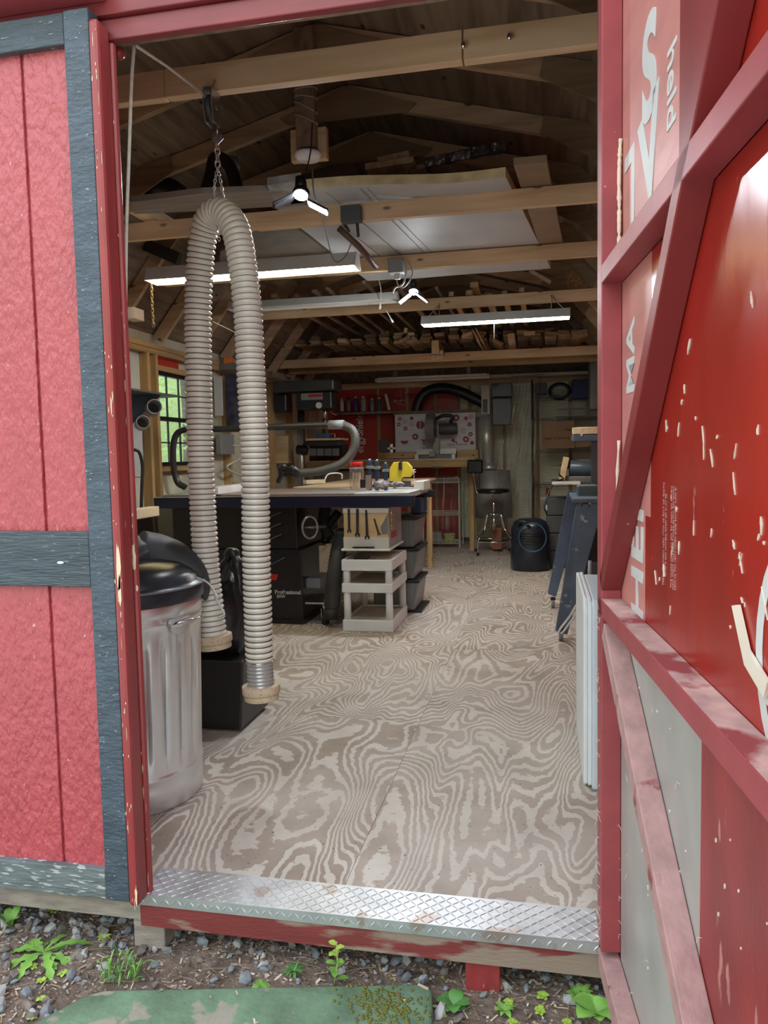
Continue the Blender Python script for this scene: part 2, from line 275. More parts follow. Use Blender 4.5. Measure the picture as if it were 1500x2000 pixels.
def tag(o, label, cat, group=None, kind=None):
    if label: o['label'] = label
    if cat: o['category'] = cat
    if group: o['group'] = group
    if kind: o['kind'] = kind
    return o
def struct(name, mb, m_, label=None, parent=None, bev=0):
    o = make(name, mb, m_, parent, bev)
    if parent is None: o['kind'] = 'structure'; o['label'] = label or name.replace('_', ' '); o['category'] = name.split('_')[0]
    return o
def dup(root, loc, label=None, rz=None):
    r = root.copy(); COL.objects.link(r); r.location = loc
    if rz is not None: r.rotation_euler = (0, 0, rz)
    if label: r['label'] = label
    for ch in list(root.children):
        c = ch.copy(); COL.objects.link(c); c.parent = r
        for g in list(ch.children):
            d = g.copy(); COL.objects.link(d); d.parent = c
    WM[r.name] = Matrix.Translation(loc) @ Matrix.Rotation(r.rotation_euler.z, 4, 'Z'); return r
def text(s_, size, M, m_, parent, name='lettering', ext=.0006, sx=1., bold=0.):
    cu = bpy.data.curves.new('lettering', 'FONT'); cu.body = s_; cu.size = size; cu.extrude = ext; cu.align_x = 'CENTER'; cu.align_y = 'CENTER'; cu.offset = bold
    tmp = bpy.data.objects.new('tmp', cu); COL.objects.link(tmp); bpy.context.view_layer.update()
    me = bpy.data.meshes.new_from_object(tmp.evaluated_get(bpy.context.evaluated_depsgraph_get())); bpy.data.objects.remove(tmp)
    me.transform(M @ Matrix.Diagonal((sx, 1, 1, 1)))
    inv = WM[parent.name].inverted(); me.transform(inv); me.materials.clear(); me.materials.append(m_)
    o = bpy.data.objects.new(name, me); COL.objects.link(o); o.parent = parent; WM[o.name] = WM[parent.name]; return o
def facing_front(p, spin=0.):      # matrix: text plane XZ facing -Y at p
    return Matrix.Translation(p) @ Matrix.Rotation(spin, 4, 'Y') @ Matrix.Rotation(R(90), 4, 'X')
def bxp(mb, x0, y0, x1, y1, Y, dep):       # box whose front face covers that part of the photo at depth Y
    c = at((x0 + x1) / 2, (y0 + y1) / 2, Y); l = at(x0, (y0 + y1) / 2, Y).x; r = at(x1, (y0 + y1) / 2, Y).x
    t = at((x0 + x1) / 2, y0, Y).z; b = at((x0 + x1) / 2, y1, Y).z
    mb.box(l, r, Y, Y + dep, b, t); return mb
def curve(pts, n=8):               # catmull rom through points
    P = [Vector(p) for p in pts]; P = [P[0] * 2 - P[1]] + P + [P[-1] * 2 - P[-2]]; out = []
    for i in range(1, len(P) - 2):
        for k in range(n):
            t = k / n; a, b, c, d = P[i - 1], P[i], P[i + 1], P[i + 2]
            out.append(.5 * ((2 * b) + (c - a) * t + (2 * a - 5 * b + 4 * c - d) * t * t + (3 * b - a - 3 * c + d) * t ** 3))
    out.append(P[-2]); return out

# ---------------------------------------------------------------- the shed: floor, walls, roof
XL, XR, YB, XC = -2.82, .77, 7.98, -1.03
SE = [(XL, -.515, 0.0, 1.36, (.1, .3, .2)), (XL, -.515, 1.36, 3.9, (.55, .1, .4)), (XL, -.515, 3.9, YB, (.3, .8, .1)),
      (-.515, XR, 0.0, 2.58, (.9, .45, .7)), (-.515, XR, 2.58, 5.0, (.2, .62, .9)), (-.515, XR, 5.0, YB, (.7, .2, .35))]
fb = MB()
for x0, x1, y0, y1, c in SE: fb.box(x0 + .0006, x1 - .0006, y0 + .0006, y1 - .0006, -.02, 0)
fb.mi = 1; fb.box(XL - .075, XR + .075, .0, YB + .089, -.05, -.021)
fl = struct('floor', fb, [floorm, rimgrey], 'worn plywood floor of the shed')
att = fl.data.color_attributes.new('sheet', 'FLOAT_COLOR', 'CORNER')
for p in fl.data.polygons:
    c = fl.matrix_world @ Vector((0, 0, 0)); cen = p.center + fl.location; col = (0, 0, 0)
    for x0, x1, y0, y1, c_ in SE:
        if x0 - .01 <= cen.x <= x1 + .01 and y0 - .01 <= cen.y <= y1 + .01: col = c_
    for li in p.loop_indices: att.data[li].color = (*col, 1)

mb = MB(); mb.box(-1.03, .125, -.012, .03, -.086, -.012); struct('trim_1', mb, rimwood, 'worn red rim board under the threshold')
mb = MB(); mb.box(-2.9, -1.031, -.012, .03, -.07, -.004); struct('trim_2', mb, rimgrey, 'weathered grey rim board under the closed leaf')
mb = MB(); mb.box(.126, 1.0, -.012, .03, -.086, -.012); struct('trim_3', mb, rimwood, 'red rim board behind the open leaf')
mb = MB(); mb.box(-1.06, -.972, .0, .62, -.155, -.071); tag(make('skid_block', mb, rimgrey, bev=.004), 'weathered grey wooden block carrying the shed under the left jamb', 'block')
mb = MB(); mb.box(-.19, -.108, .0, .6, -.165, -.087); tag(make('skid_block', mb, redtrim, bev=.003), 'red painted wooden block under the rim board on the right', 'block')

# threshold plate with raised diamond tread
pl = thing('threshold_plate', 'aluminium diamond tread plate across the doorway threshold', 'threshold', (-.45, .03, 0))
alum = mat('tread aluminium', (.60, .62, .66), .42, .75, var=.15, vs_=12, speck=(.50, .44, .42), speckt=.63, specks=9)
mb = MB(); mb.box(-1.03, .118, -.0145, .112, .0005, .003); mb.box(-1.03, .118, -.018, -.0145, -.026, .003)
make('plate', mb, alum, pl)
def tread(mb, c, ax, nx, l=.024):
    c = Vector(c); a = Vector(ax).normalized(); nrm = Vector(nx); b = a.cross(nrm)
    P = [c - a * l / 2, c + b * .0024, c + a * l / 2, c - b * .0024]; top = [c - a * l * .28 + nrm * .0016, c + a * l * .28 + nrm * .0016]
    V = [mb.bm.verts.new(p) for p in P + top]
    for q in ((0, 1, 4), (1, 5, 4), (1, 2, 5), (2, 3, 5), (3, 4, 5), (3, 0, 4)): mb._f([V[i] for i in q])
mb = MB(); k = 0
for i in range(66):
    for j in range(7):
        x = -1.02 + i * .0174; y = -.008 + j * .0174
        tread(mb, (x, y, .003), (1, 1, 0) if (i + j) % 2 else (1, -1, 0), (0, 0, 1))
    tread(mb, (-1.02 + i * .0174, -.018, -.012), (1, 0, 1.2) if i % 2 else (1, 0, -1.2), (0, -1, 0), .02)
o = make('raised_tread', mb, alum, pl)

# walls
def wall_side(name, X, s, lab, openings=()):
    w = thing(name, lab, 'wall', (X, 3.6, 0), kind='structure')
    mb = MB(); x0, x1 = (X - .09, X - .075) if s < 0 else (X + .075, X + .09)
    ys = [0, YB]; 
    if openings:
        a, b, z0, z1 = openings[0]; mb.box(x0, x1, 0, a, -.05, 2.09); mb.box(x0, x1, b, YB+.1, -.05, 2.09); mb.box(x0, x1, a, b, -.05, z0); mb.box(x0, x1, a, b, z1, 2.09)
    else: mb.box(x0, x1, 0, YB + .1, -.05, 2.09)
    make('sheathing', mb, cream if s < 0 else redfoam, w); return w, min(x1, X), 
WIN = (3.62, 4.42, 1.07, 1.79)
wl, _ = wall_side('wall_left', XL, -1, 'left shed wall with bare pine studs', [WIN]); wr, _ = wall_side('wall_right', XR, 1, 'right shed wall with bare pine studs')
for w, X, s in ((wl, XL, -1), (wr, XR, 1)):
    a, b = (X - .075, X) if s < 0 else (X, X + .075)
    for y in (.06, .66, 1.27, 1.88, 2.49, 3.05, 3.44, 3.56, 4.44, 4.9, 5.5, 6.1, 6.7, 7.3, 7.93):
        if s > 0 and y in (3.44, 3.56): continue
        mb = MB(); mb.box(a, b, y, y + .038, 0.04, 1.90); make('stud', mb, w_stud, w, .002)
    for z in (1.90, 1.94):
        mb = MB(); mb.box(a - .003, b + .003, .04, YB, z, z + .037); make('top_plate', mb, w_studx, w, .002)
    mb = MB(); mb.box(a, b, .04, YB, .001, .038); make('sole_plate', mb, w_studx, w)
for z in (1.03, 1.79):
    mb = MB(); mb.box(XL - .075, XL, 3.60, 4.44, z, z + .038); make('window_header' if z > 1.5 else 'window_sill', mb, w_studx, wl)
mb = MB(); mb.box(XL - .0745, XL - .06, 3.60, 4.05, 1.83, 1.899); make('foam_strip', mb, redfoam, wl)
mb = MB(); mb.box(XL - .0745, XL - .06, 2.53, 3.04, 1.0, 1.899); mb.box(XL - .0745, XL - .06, 3.09, 3.43, 1.0, 1.899); make('insulation_panel', mb, foamw, wl)
# window
wn = thing('window_1', 'sash window with dark frame in the left wall', 'window', (XL - .05, 4.02, 1.07), kind='structure')
mb = MB(); X0, X1 = XL - .075, XL - .035; a, b, z0, z1 = WIN
for yy in (a, b - .022): mb.box(X0, X1, yy, yy + .022, z0, z1)
for zz in (z0, z1 - .03): mb.box(X0, X1, a + .022, b - .022, zz, zz + .03)
mb.box(X0, X1, a + .022, b - .022, 1.415, 1.45); make('window_frame', mb, blackm, wn, .002)
mb = MB()
for k in (1, 2, 3): mb.box(X0 + .012, X0 + .026, a + .2 * k - .005, a + .2 * k + .005, z0 + .03, z1 - .03)
for zz in (1.245, 1.615): mb.box(X0 + .012, X0 + .026, a + .02, b - .02, zz, zz + .01)
make('muntin', mb, blackm, wn)
mb = MB(); mb.box(X0 + .016, X0 + .02, a + .02, b - .02, z0 + .02, z1 - .02); make('pane', mb, glass, wn)

# back wall
wb = thing('wall_back', 'back shed wall lined with red and cream insulation between studs', 'wall', (XC, YB, 0), kind='structure')
mb = MB(); mb.prism([(XL - .09, YB + .09, -.06), (XR + .09, YB + .09, -.06), (XR + .09, YB + .09, 2.08), (.25, YB + .09, 2.84), (XC, YB + .09, 3.16), (-2.31, YB + .09, 2.84), (XL - .09, YB + .09, 2.08)], (0, .015, 0)); make('sheathing', mb, w_sheath, wb)
studx = [-2.8, -2.10, -1.72, -1.36, -1.07, -.93, -.50, -.09, .30, .70]
for x in studx:
    mb = MB(); mb.box(x, x + .04, YB, YB + .088, 0.04, 1.97); make('stud', mb, w_stud, wb)
mb = MB(); mb.box(XL - .07, XR + .07, YB - .003, YB + .088, 1.97, 2.045); make('top_plate', mb, w_joist, wb)
mb = MB()
for x0, x1 in ((-2.76, -2.10), (-2.06, -1.72), (-1.68, -1.36), (-1.32, -1.07)): mb.box(x0, x1, YB + .03, YB + .075, .05, 1.97)
make('red_insulation', mb, redfoam, wb)
mb = MB()
for x0, x1 in ((-1.03, -.93), (-.89, -.5), (-.46, -.09), (-.05, .30), (.34, .70)): mb.box(x0, x1, YB + .03, YB + .075, .05, 1.97)
brick = mat('cream insulation courses', (.84, .86, .68), .7, var=.12, vs_=20, stretch=(.4, 1, 8), bump=.4, bscale=14); make('cream_insulation', mb, brick, wb)
p = at(703, 846, YB + .03); text('ergyShield', .135, Matrix.Translation((p.x, YB + .027, p.z)) @ Matrix.Rotation(R(-90), 4, 'Y') @ Matrix.Rotation(R(90), 4, 'X'), mat('printed white', (.85, .84, .80), .5), wb, sx=.92, bold=.002)

# front gable wall (round the doorway)
wf = thing('wall_front', 'red front gable wall with the double doorway', 'wall', (XC, 0, 0), kind='structure')
mb = MB(); mb.prism([(XL - .09, -.015, -.02), (-2.08, -.015, -.02), (-2.08, -.015, 2.2), (.9, -.015, 2.2), (.9, -.015, 2.21), (.25, -.015, 2.9), (XC, -.015, 3.25), (-2.31, -.015, 2.9), (XL - .09, -.015, 2.1)], (0, .03, 0)); make('siding', mb, redp, wf)
mb = MB(); mb.box(.165, .9, -.015, .015, -.02, 2.2); make('siding_right', mb, redp, wf)
mb = MB(); mb.box(.121, .165, -.012, .085, -.012, 2.12); make('jamb_post', mb, pinkframe, wf)
mb = MB(); mb.box(-2.1, .16, -.014, .012, 2.117, 2.165); make('door_header', mb, redhdr, wf, .003)
mb = MB(); mb.box(-2.1, .16, -.028, .012, 2.167, 2.24); make('header_stop', mb, redhdr, wf, .003)
mb = MB(); mb.box(-2.3, -1.0, -.10, -.030, 2.195, 2.235); mb.box(-2.3, .14, -.06, -.030, 2.236, 2.30); make('drip_ledge', mb, pinkframe, wf, .003)
mb = MB(); mb.prism([(XL, .031, 2.13), (.8, .031, 2.13), (.25, .02, 2.8), (XC, .02, 3.08), (-2.31, .02, 2.8)], (0, .012, 0)); make('gable_sheathing', mb, w_sheath, wf)

# roof
cl = thing('ceiling', 'underside of the gambrel roof sheathing', 'ceiling', (XC, 3.6, 2.0), kind='structure')
prof = [(XL - .13, 2.00), (-2.27, 2.79), (XC, 3.12), (.21, 2.79), (XR + .13, 2.00)]
for i in range(4):
    (xa, za), (xb, zb) = prof[i], prof[i + 1]; mb = MB(); mb.prism([(xa, -.12, za), (xb, -.12, zb), (xb, -.12, zb + .02), (xa, -.12, za + .02)], (0, YB + .25, 0)); make('roof_sheathing', mb, w_sheath if i in (1, 2) else w_sheath, cl)

def truss():
    t = thing('roof_truss', 'x', 'roof truss', (XC, 0, 2.0), group='gambrel roof trusses')
    P = [(XL - .02, 0, 2.02), (-2.29, 0, 2.735), (XC, 0, 3.068), (.23, 0, 2.735), (XR + .02, 0, 2.02)]
    for i in range(4): mb = MB(); mb.beam(P[i], P[i + 1], .038, .089, (0, 0, 1)); make('rafter', mb, w_raf, t, .002)
    mb = MB(); mb.prism([(XC - .33, -.032, 2.93), (XC + .33, -.032, 2.93), (XC + .38, -.032, 2.97), (XC, -.032, 3.10), (XC - .38, -.032, 2.97)], (0, .012, 0)); make('peak_gusset', mb, wood('gusset ply', (.34, .25, .15), (.25, .17, .1), 'x', knots=False), t)
    for s in (-1, 1):
        mb = MB(); q = [(XC + s * 1.02, -.032, 2.75), (XC + s * 1.26, -.032, 2.62), (XC + s * 1.42, -.032, 2.44), (XC + s * 1.50, -.032, 2.56), (XC + s * 1.27, -.032, 2.78), (XC + s * 1.04, -.032, 2.84)]
        mb.prism(q if s > 0 else q[::-1], (0, .012, 0)); make('knee_gusset', mb, wood('gusset ply', (.4, .3, .2), (.3, .2, .1)), t)
    return t
ORD = ['first', 'second', 'third', 'fourth', 'fifth', 'sixth', 'seventh', 'eighth', 'ninth', 'tenth', 'eleventh', 'twelfth']
t0 = truss(); t0.location.y = .61; t0['label'] = 'brown pine roof rafters, first arch behind the doorway'
for i in range(1, 12): dup(t0, (XC, .61 * (i + 1), 2.0), f'brown pine roof rafters, {ORD[i]} arch behind the doorway')

JL = [(.66, 'nearest pine ceiling joist, behind the hose pulley'), (2.12, 'pine ceiling joist under the front edge of the foam board'), (3.18, 'pine ceiling joist above the outlet box'), (4.59, 'pine ceiling joist in front of the right shop light')]
for i, (y, lab) in enumerate(JL):
    mb = MB(); r = 2.52 if i else 2.53
    if i == 0:
        mb.box(-2.53, -1.21, y, y + .038, 2.30, 2.389); j = thing('ceiling_joist', lab, 'joist', (XC, y, 2.3), group='ceiling joists')
        make('near_board', mb, w_joist, j, .002); mb = MB(); mb.box(-1.205, -.235, y - .002, y + .036, 2.30, 2.389); make('middle_board', mb, w_joist, j, .002)
        mb = MB(); mb.box(-.23, .48, y, y + .038, 2.30, 2.389); make('far_board', mb, w_joist, j, .002)
        mb = MB()
        for px, py in ((905, 88), (995, 72)):
            q = at(px, py, y - .012); mb.sph(q, .009, 10, (1, 1, 1.3)); mb.cyl(q, q + Vector((0, .02, 0)), .004, n=8)
        make('bolt', mb, chrome, j)
    else:
        mb.box(-2.53 if i != 1 else -2.53, .48, y, y + .038, 2.30, 2.389); tag(make('ceiling_joist', mb, w_joist, bev=.002), lab, 'joist', 'ceiling joists')
mb = MB(); mb.box(XL, XR, 6.30, 6.34, 2.08, 2.169); tag(make('shelf_beam', mb, w_joist, bev=.002), 'long pine beam carrying the offcut pile at the back', 'beam')
mb = MB(); mb.box(XL, XR, 6.62, 6.66, 2.048, 2.135); tag(make('shelf_beam', mb, w_bench, bev=.002), 'darker pine beam just behind and below the front offcut beam', 'beam')
# post hanging from the ridge
ps = thing('hanging_post', 'dark post hanging from the ridge with a pine block at its foot', 'post', (XC, 1.7, 2.49))
mb = MB(); a = at(597, 280, 1.66); mb.box(a.x - .045, a.x + .045, 1.66, 1.70, 2.50, 3.02); make('post', mb, w_dark, ps, .002)
mb = MB(); mb.box(a.x - .085, a.x + .085, 1.70, 1.74, 2.46, 2.60); make('foot_block', mb, w_ply, ps, .004)
mb = MB()
for i in range(4):
    zc = 2.63 + .045 * i + random.uniform(-.01, .01); tl = random.uniform(-.035, .035)
    mb.tube([(a.x + .052 * math.cos(q), 1.68 + .03 * math.sin(q), zc + tl * math.cos(q)) for q in [k * math.pi / 8 for k in range(16)]], .0035, 6, closed=True)
make('wrapped_cord', mb, mat('grey cord', (.30, .30, .29), .6), ps)
o = thing('smoke_alarm', 'round white alarm hanging under the pine block', 'alarm', (0, 0, 0)); q = at(602, 300, 1.7)
mb = MB(); mb.lathe([(.0, -.03), (.05, -.028), (.062, -.012), (.062, 0)], q, 24); make('cover', mb, white, o)
mb = MB(); mb.lathe([(.045, 0), (.05, .002), (.05, .012)], q, 20); make('base', mb, blue, o)

# ---------------------------------------------------------------- closed left leaf
d1 = thing('door_1', 'closed left door leaf in red siding with blue grey trim', 'door', (-1.55, -.04, 0), kind='structure')
g = MB(); xs = [-2.09, -1.625, -1.42, -1.222, -1.06]
for a, b in zip(xs, xs[1:]): g.box(a + .004, b - .004, -.045, -.03, .012, 2.155)
g.box(-2.09, -1.06, -.036, -.028, .012, 2.155); make('siding', g, redp, d1, .003)
mb = MB(); mb.box(-1.093, -1.028, -.066, -.02, .008, 2.168); make('stile', mb, navy, d1, .003)
mb = MB(); mb.box(-2.09, -2.02, -.066, -.02, .008, 2.168); make('stile', mb, navy, d1, .003)
mb = MB(); mb.box(-2.02, -1.094, -.064, -.04, 2.094, 2.166); make('top_rail', mb, navyx, d1, .003)
mb = MB(); mb.box(-2.02, -1.094, -.064, -.04, .810, .948); make('middle_rail', mb, navyx, d1, .003)
mb = MB(); mb.box(-2.02, -1.094, -.064, -.04, .008, .086); make('bottom_rail', mb, navyw, d1, .003)
mb = MB(); mb.sph(at(118, 1099, -.066), .005, 10, (2, .3, .7)); make('paint_chip', mb, white, d1)
# astragal and jamb strips with flaked paint
chip = mat('bare primer wood', (.72, .60, .42), .8, var=.15)
def flaked(name, x0, x1, y0, y1, z0, z1, lab, seed, big=None):
    random.seed(seed); s = struct(name, MB().box(x0, x1, y0, y1, z0, z1), redtrim, lab, bev=.008)
    o = thing('x', None, None) if 0 else s
    mb = MB()
    for k in range(55):
        z = random.uniform(z0, z1 * .99); x = random.uniform(x0 + .004, x1 - .003); h = random.uniform(.001, .008) * random.choice((1, 1, 3)); w = random.uniform(.0005, .0018)
        n = 7; mb.prism([(x + w * random.uniform(.5, 1) * math.cos(6.28 * i / n), y0 - .0006, min(z1, z + h * random.uniform(.6, 1) * math.sin(6.28 * i / n))) for i in range(n)], (0, .001, 0))
    if big:
        for bx_, bz, bw, bh in big:
            n = 14; mb.prism([(bx_ + bw * random.uniform(.45, 1) * math.cos(6.28 * i / n), y0 - .0007, bz + bh * random.uniform(.6, 1) * math.sin(6.28 * i / n)) for i in range(n)], (0, .001, 0))
    make('flaked_paint', mb, chip, s); return s
flaked('trim_4', -1.0275, -1.003, -.07, -.016, .0, 2.14, 'red astragal strip with flaked paint on the closed leaf', 3, [(-1.013, .86, .007, .07), (-1.012, .80, .005, .05), (-1.012, 1.25, .002, .03), (-1.006, .03, .004, .03)])
flaked('trim_5', -1.027, -.997, -.013, .005, .0, 2.115, 'red left jamb edge beside the opening', 5, [(-1.003, .88, .006, .045), (-.998, .80, .004, .01)])
mb = MB(); q = at(232, 104, .05); mb.sph(q, .016, 12); tag(make('door_bumper', mb, redtrim), 'small round red knob high on the left jamb', 'bumper')

# ---------------------------------------------------------------- open right leaf (local frame: x away from hinge, y away from the shed middle, z up)
H = Vector((.115, -.03, 0)); d2 = thing('door_2', 'open right door leaf showing its red framed inner face', 'door', H, math.atan2(-.9956, .094), kind='structure')
def dm(name, mb, m_, bev=0.): return make(name, mb, m_, d2, bev, local=True)
mb = MB(); mb.box(0, 1.12, .052, .066, -.04, 2.16); dm('outer_siding', mb, redp)
mb = MB(); mb.box(.0, .041, 0, .0415, .015, 2.14); dm('hinge_stile', mb, pinkframe, .002)
mb = MB(); mb.box(1.09, 1.13, 0, .0415, .0, 2.14); dm('latch_stile', mb, redframe, .002)
mb = MB(); mb.box(.0, 1.13, 0, .0415, -.05, .0); dm('bottom_rail', mb, dusty, .002)
mb = MB(); mb.box(.0, 1.13, 0, .0415, .765, .803); dm('middle_rail', mb, pinkframe, .002)
mb = MB(); mb.box(.0, 1.13, 0.001, .041, .8032, .8045); dm('rail_dust', mb, mat('sawdust film', (.46, .30, .28), .9, var=.35, vs_=16, speck=(.26, .045, .05), speckt=.52, specks=5, sdet=6))
mb = MB(); mb.box(.041, 1.09, 0, .0415, 1.464, 1.502); dm('upper_rail', mb, pinkframe, .002)
mb = MB(); mb.box(.0, 1.13, 0, .0415, 2.14, 2.16); dm('top_rail', mb, redframe)
def brace(name, p, q, m_, w=.038, y0=.0, y1=.0412):
    p = Vector((p[0], 0, p[1])); q = Vector((q[0], 0, q[1])); dd = (q - p).normalized(); pe = Vector((-dd.z, 0, dd.x)) * w / 2
    mb = MB(); mb.prism([p - pe + Vector((0, y0, 0)), q - pe + Vector((0, y0, 0)), q + pe + Vector((0, y0, 0)), p + pe + Vector((0, y0, 0))], (0, y1 - y0, 0)); return dm(name, mb, m_, .002)
brace('upper_brace', (.028, .835), (1.06, 1.93), redframe)
b_ = brace('lower_brace', (.055, .74), (1.08, .062), dusty, .042)
# inner panels
pinkfoil = mat('dusty pink foil', (.58, .24, .22), .40, var=.14, vs_=4, stretch=(1, 1, 3), bump=.15, bscale=10)
glossred = mat('glossy red foil', (.34, .02, .012), .27, var=.25, vs_=3, bump=.45, bscale=4.5, speck=(.58, .38, .33), speckt=.735, specks=14, stretch=(1.3, 1, .55), sdet=5)
greyfoil = mat('dull grey foil', (.46, .47, .45), .38, .25, var=.22, vs_=4, stretch=(1, 1, .8), bump=.12, bscale=8, speck=(.62, .62, .58), speckt=.72, specks=24)
mb = MB(); mb.box(.041, .47, .042, .050, 1.502, 2.14); mb.box(.041, .30, .042, .050, 1.0, 1.464); mb.box(.041, .26, .042, .05, .804, 1.0); dm('faded_insulation', mb, pinkfoil)
mb = MB(); mb.box(.64, 1.09, .042, .050, 1.502, 2.14); mb.box(.30, 1.09, .042, .050, 1.0, 1.464); mb.box(.26, 1.09, .042, .05, .804, 1.0); dm('red_insulation', mb, glossred)
mb = MB(); mb.box(.47, .64, .042, .050, 1.502, 2.14); dm('bare_board', mb, redframe)
mb = MB(); mb.box(.041, .612, .042, .050, .0, .765); dm('grey_insulation', mb, greyfoil)
mb = MB(); mb.box(.612, 1.09, .042, .050, .0, .765); dm('red_board', mb, mat('rubbed red board', (.27, .035, .035), .4, var=.3, vs_=4, stretch=(2, 1, .7), bump=.1, speck=(.50, .20, .18), speckt=.66, specks=12, sdet=4))
def dtext(s_, u, z, size, m_, spin=0., sx=1., bold=0., off=.0412):
    # readable from the shed middle: text right = away from hinge is to the right of the viewer
    M = Matrix.Translation((u, off, z)) @ Matrix.Rotation(R(90), 4, 'X') @ Matrix.Rotation(spin, 4, 'Z')
    return text(s_, size, WM[d2.name] @ M, m_, d2, sx=sx, bold=bold)
ltr = mat('printed pale grey', (.62, .64, .64), .45)
dtext('S', .275, 1.77, .23, ltr, 0., 1., .008); dtext('V', .28, 1.625, .23, ltr, R(8), 1., .008)
dtext('L', .12, 1.62, .26, ltr, R(180), .8, .003); dtext('held', .425, 1.68, .075, ltr, R(-90), 1, .001)
dtext('HER', .20, .93, .14, ltr, R(90), 1.1, .003); dtext('MA', .13, 1.30, .10, ltr, R(90), 1, .002)
fine_ = mat('printed faint grey', (.46, .24, .22), .5)
random.seed(11)
for u in (.395, .41, .445, .457, .469):
    dtext(' '.join(''.join(random.choice('IlnmoHeETt') for _ in range(random.randint(2, 7))) for _ in range(9)), u, .98, .0088, fine_, R(90), .9)
# big pale arc of a printed logo at the outer end
mb = MB(); pts = []
for k in range(15): an = R(100 + 160 * k / 14); pts.append((.93 + .12 * math.cos(an), .90 + .14 * math.sin(an)))
inn = [(.93 + .10 * math.cos(R(100 + 160 * k / 14)), .90 + .12 * math.sin(R(100 + 160 * k / 14))) for k in range(15)]
for k in range(14): mb._f([mb.bm.verts.new((a_, .0415, b__)) for a_, b__ in (pts[k], pts[k + 1], inn[k + 1], inn[k])])
mb.prism([(.82, .0412, .86), (.96, .0412, .84), (.96, .0412, .825), (.82, .0412, .845)], (0, .0005, 0)); dm('printed_arc', mb, ltr)
# torn foil, dried foam, nail tears
mb = MB(); random.seed(5)
for k in range(60):
    u = random.uniform(.34, 1.05); z = random.choice((random.uniform(.84, 1.44), random.uniform(.86, 1.2))); w = random.uniform(.0012, .004); h = random.uniform(.003, .016)
    n = 9; sk = random.uniform(-.6, .6); w *= random.choice((.6, 1, 1.3)); pq = [(w * random.uniform(.25, 1.1) * math.cos(6.28 * i / n), h * random.uniform(.3, 1.2) * math.sin(6.28 * i / n)) for i in range(n)]; mb.prism([(u + a_ + sk * b__, .0405, z + b__) for a_, b__ in pq], (0, .002, 0))
for k in range(45):
    u = random.uniform(.15, 1.05); z = random.uniform(.05, .74); w = random.uniform(.0008, .0022); h = random.uniform(.002, .006)
    mb.prism([(u + w * math.cos(6.28 * i / 6), .0405, z + h * random.uniform(.4, 1) * math.sin(6.28 * i / 6)) for i in range(6)], (0, .002, 0))
mb.prism([(.745, .036, .93), (.765, .036, .935), (.80, .036, .89), (.86, .036, .87), (.85, .036, .85), (.79, .036, .87)], (0, .004, 0)); dm('torn_foil', mb, mat('torn foil pale', (.72, .66, .56), .7))
mb = MB(); pf = [(.043, .037, 1.50), (.048, .034, 1.56), (.044, .035, 1.62), (.046, .034, 1.67), (.043, .036, 1.72), (.046, .037, 1.75)]; mb.tube(curve(pf, 8), [.004 + .0022 * noise.noise(Vector((i * .7, 3, 0))) * 2 for i in range(41)], 8)
mb.tube(curve([(.05, .036, .98), (.052, .03, 1.04), (.05, .034, 1.14)], 5), [.003 + .001 * math.sin(i * 2) for i in range(11)], 7); dm('foam_bead', mb, mat('dried foam bead', (.72, .62, .48), .8, bump=.4))
mb = MB(); random.seed(9)
for k in range(70):
    u = random.uniform(.0, .05) if k % 3 else random.uniform(.05, .7); z = random.uniform(.02, .78); l = random.uniform(.004, .018)
    y = -.001 if u < .04 else .040
    if u >= .04: u = max(u, .06)
    a = random.uniform(0, 6.28); p = Vector((u, y, z)); mb.tube([p, p + Vector((math.cos(a) * l * .5, -.004, math.sin(a) * l)), p + Vector((math.cos(a + 1) * l, -.006, math.sin(a + .8) * l))], .0005, 4, cap=False)
dm('sawdust_curls', mb, mat('wood shaving', (.72, .64, .52), .8))

# ---------------------------------------------------------------- hanging dust hose
hs = thing('dust_hose', 'beige ribbed dust collection hose hanging in a loop from the pulley', 'hose', (-1.03, .65, .3))
HP = [at(511, 1357, .60), at(507, 1290, .60), at(501, 1100, .60), at(498, 900, .605), at(491, 750, .61), at(483, 600, .62), at(467, 475, .63), at(449, 428, .65), at(427, 414, .675), at(405, 432, .70), at(393, 490, .72), at(387, 600, .74), at(388, 750, .75), at(392, 900, .75), at(402, 1090, .75), at(413, 1200, .75), at(420, 1256, .75)]
raw = curve(HP, 40); path = [raw[0]]; STEP = .0031; acc = 0.
for a, b in zip(raw, raw[1:]):
    L_ = (b - a).length; t_ = STEP - acc
    while t_ <= L_: path.append(a + (b - a) * (t_ / L_)); t_ += STEP
    acc = L_ - (t_ - STEP)
prf = [.0405, .0440, .0466, .0470, .0464, .0436]; rr = [prf[i % 6] for i in range(len(path))]; K = len(path)
for i in range(40): rr[i] = [.040, .0405, .0445, .0445][i % 4]
mb = MB(); mb.tube(path, rr, 28, matf=lambda i: 2 if i < 38 else (1 if i % 6 == 5 else 0)); make('hose_body', mb, [hosem, hosew, hosec], hs)
def ring(nm, P, ax, parent, lab=None, cols=mdf):
    ax = Vector(ax).normalized(); q = Vector((0, 0, 1)).rotation_difference(ax).to_euler(); mb = MB()
    mb.lathe([(.040, .028), (.0615, .028), (.0625, .026), (.0625, .004), (.0615, .002), (.056, .001), (.0555, -.001), (.0565, -.003), (.0565, -.018), (.055, -.020), (.040, -.020), (.040, .028)], P, 40, rot=q); o = make(nm, mb, cols, parent)
    if lab: o['label'] = lab
ring('end_ring', path[0] + (path[0] - path[6]).normalized() * -.006, path[0] - path[8] if 0 else path[10] - path[0], hs)
ring('end_ring', path[-1], path[-9] - path[-1], hs)
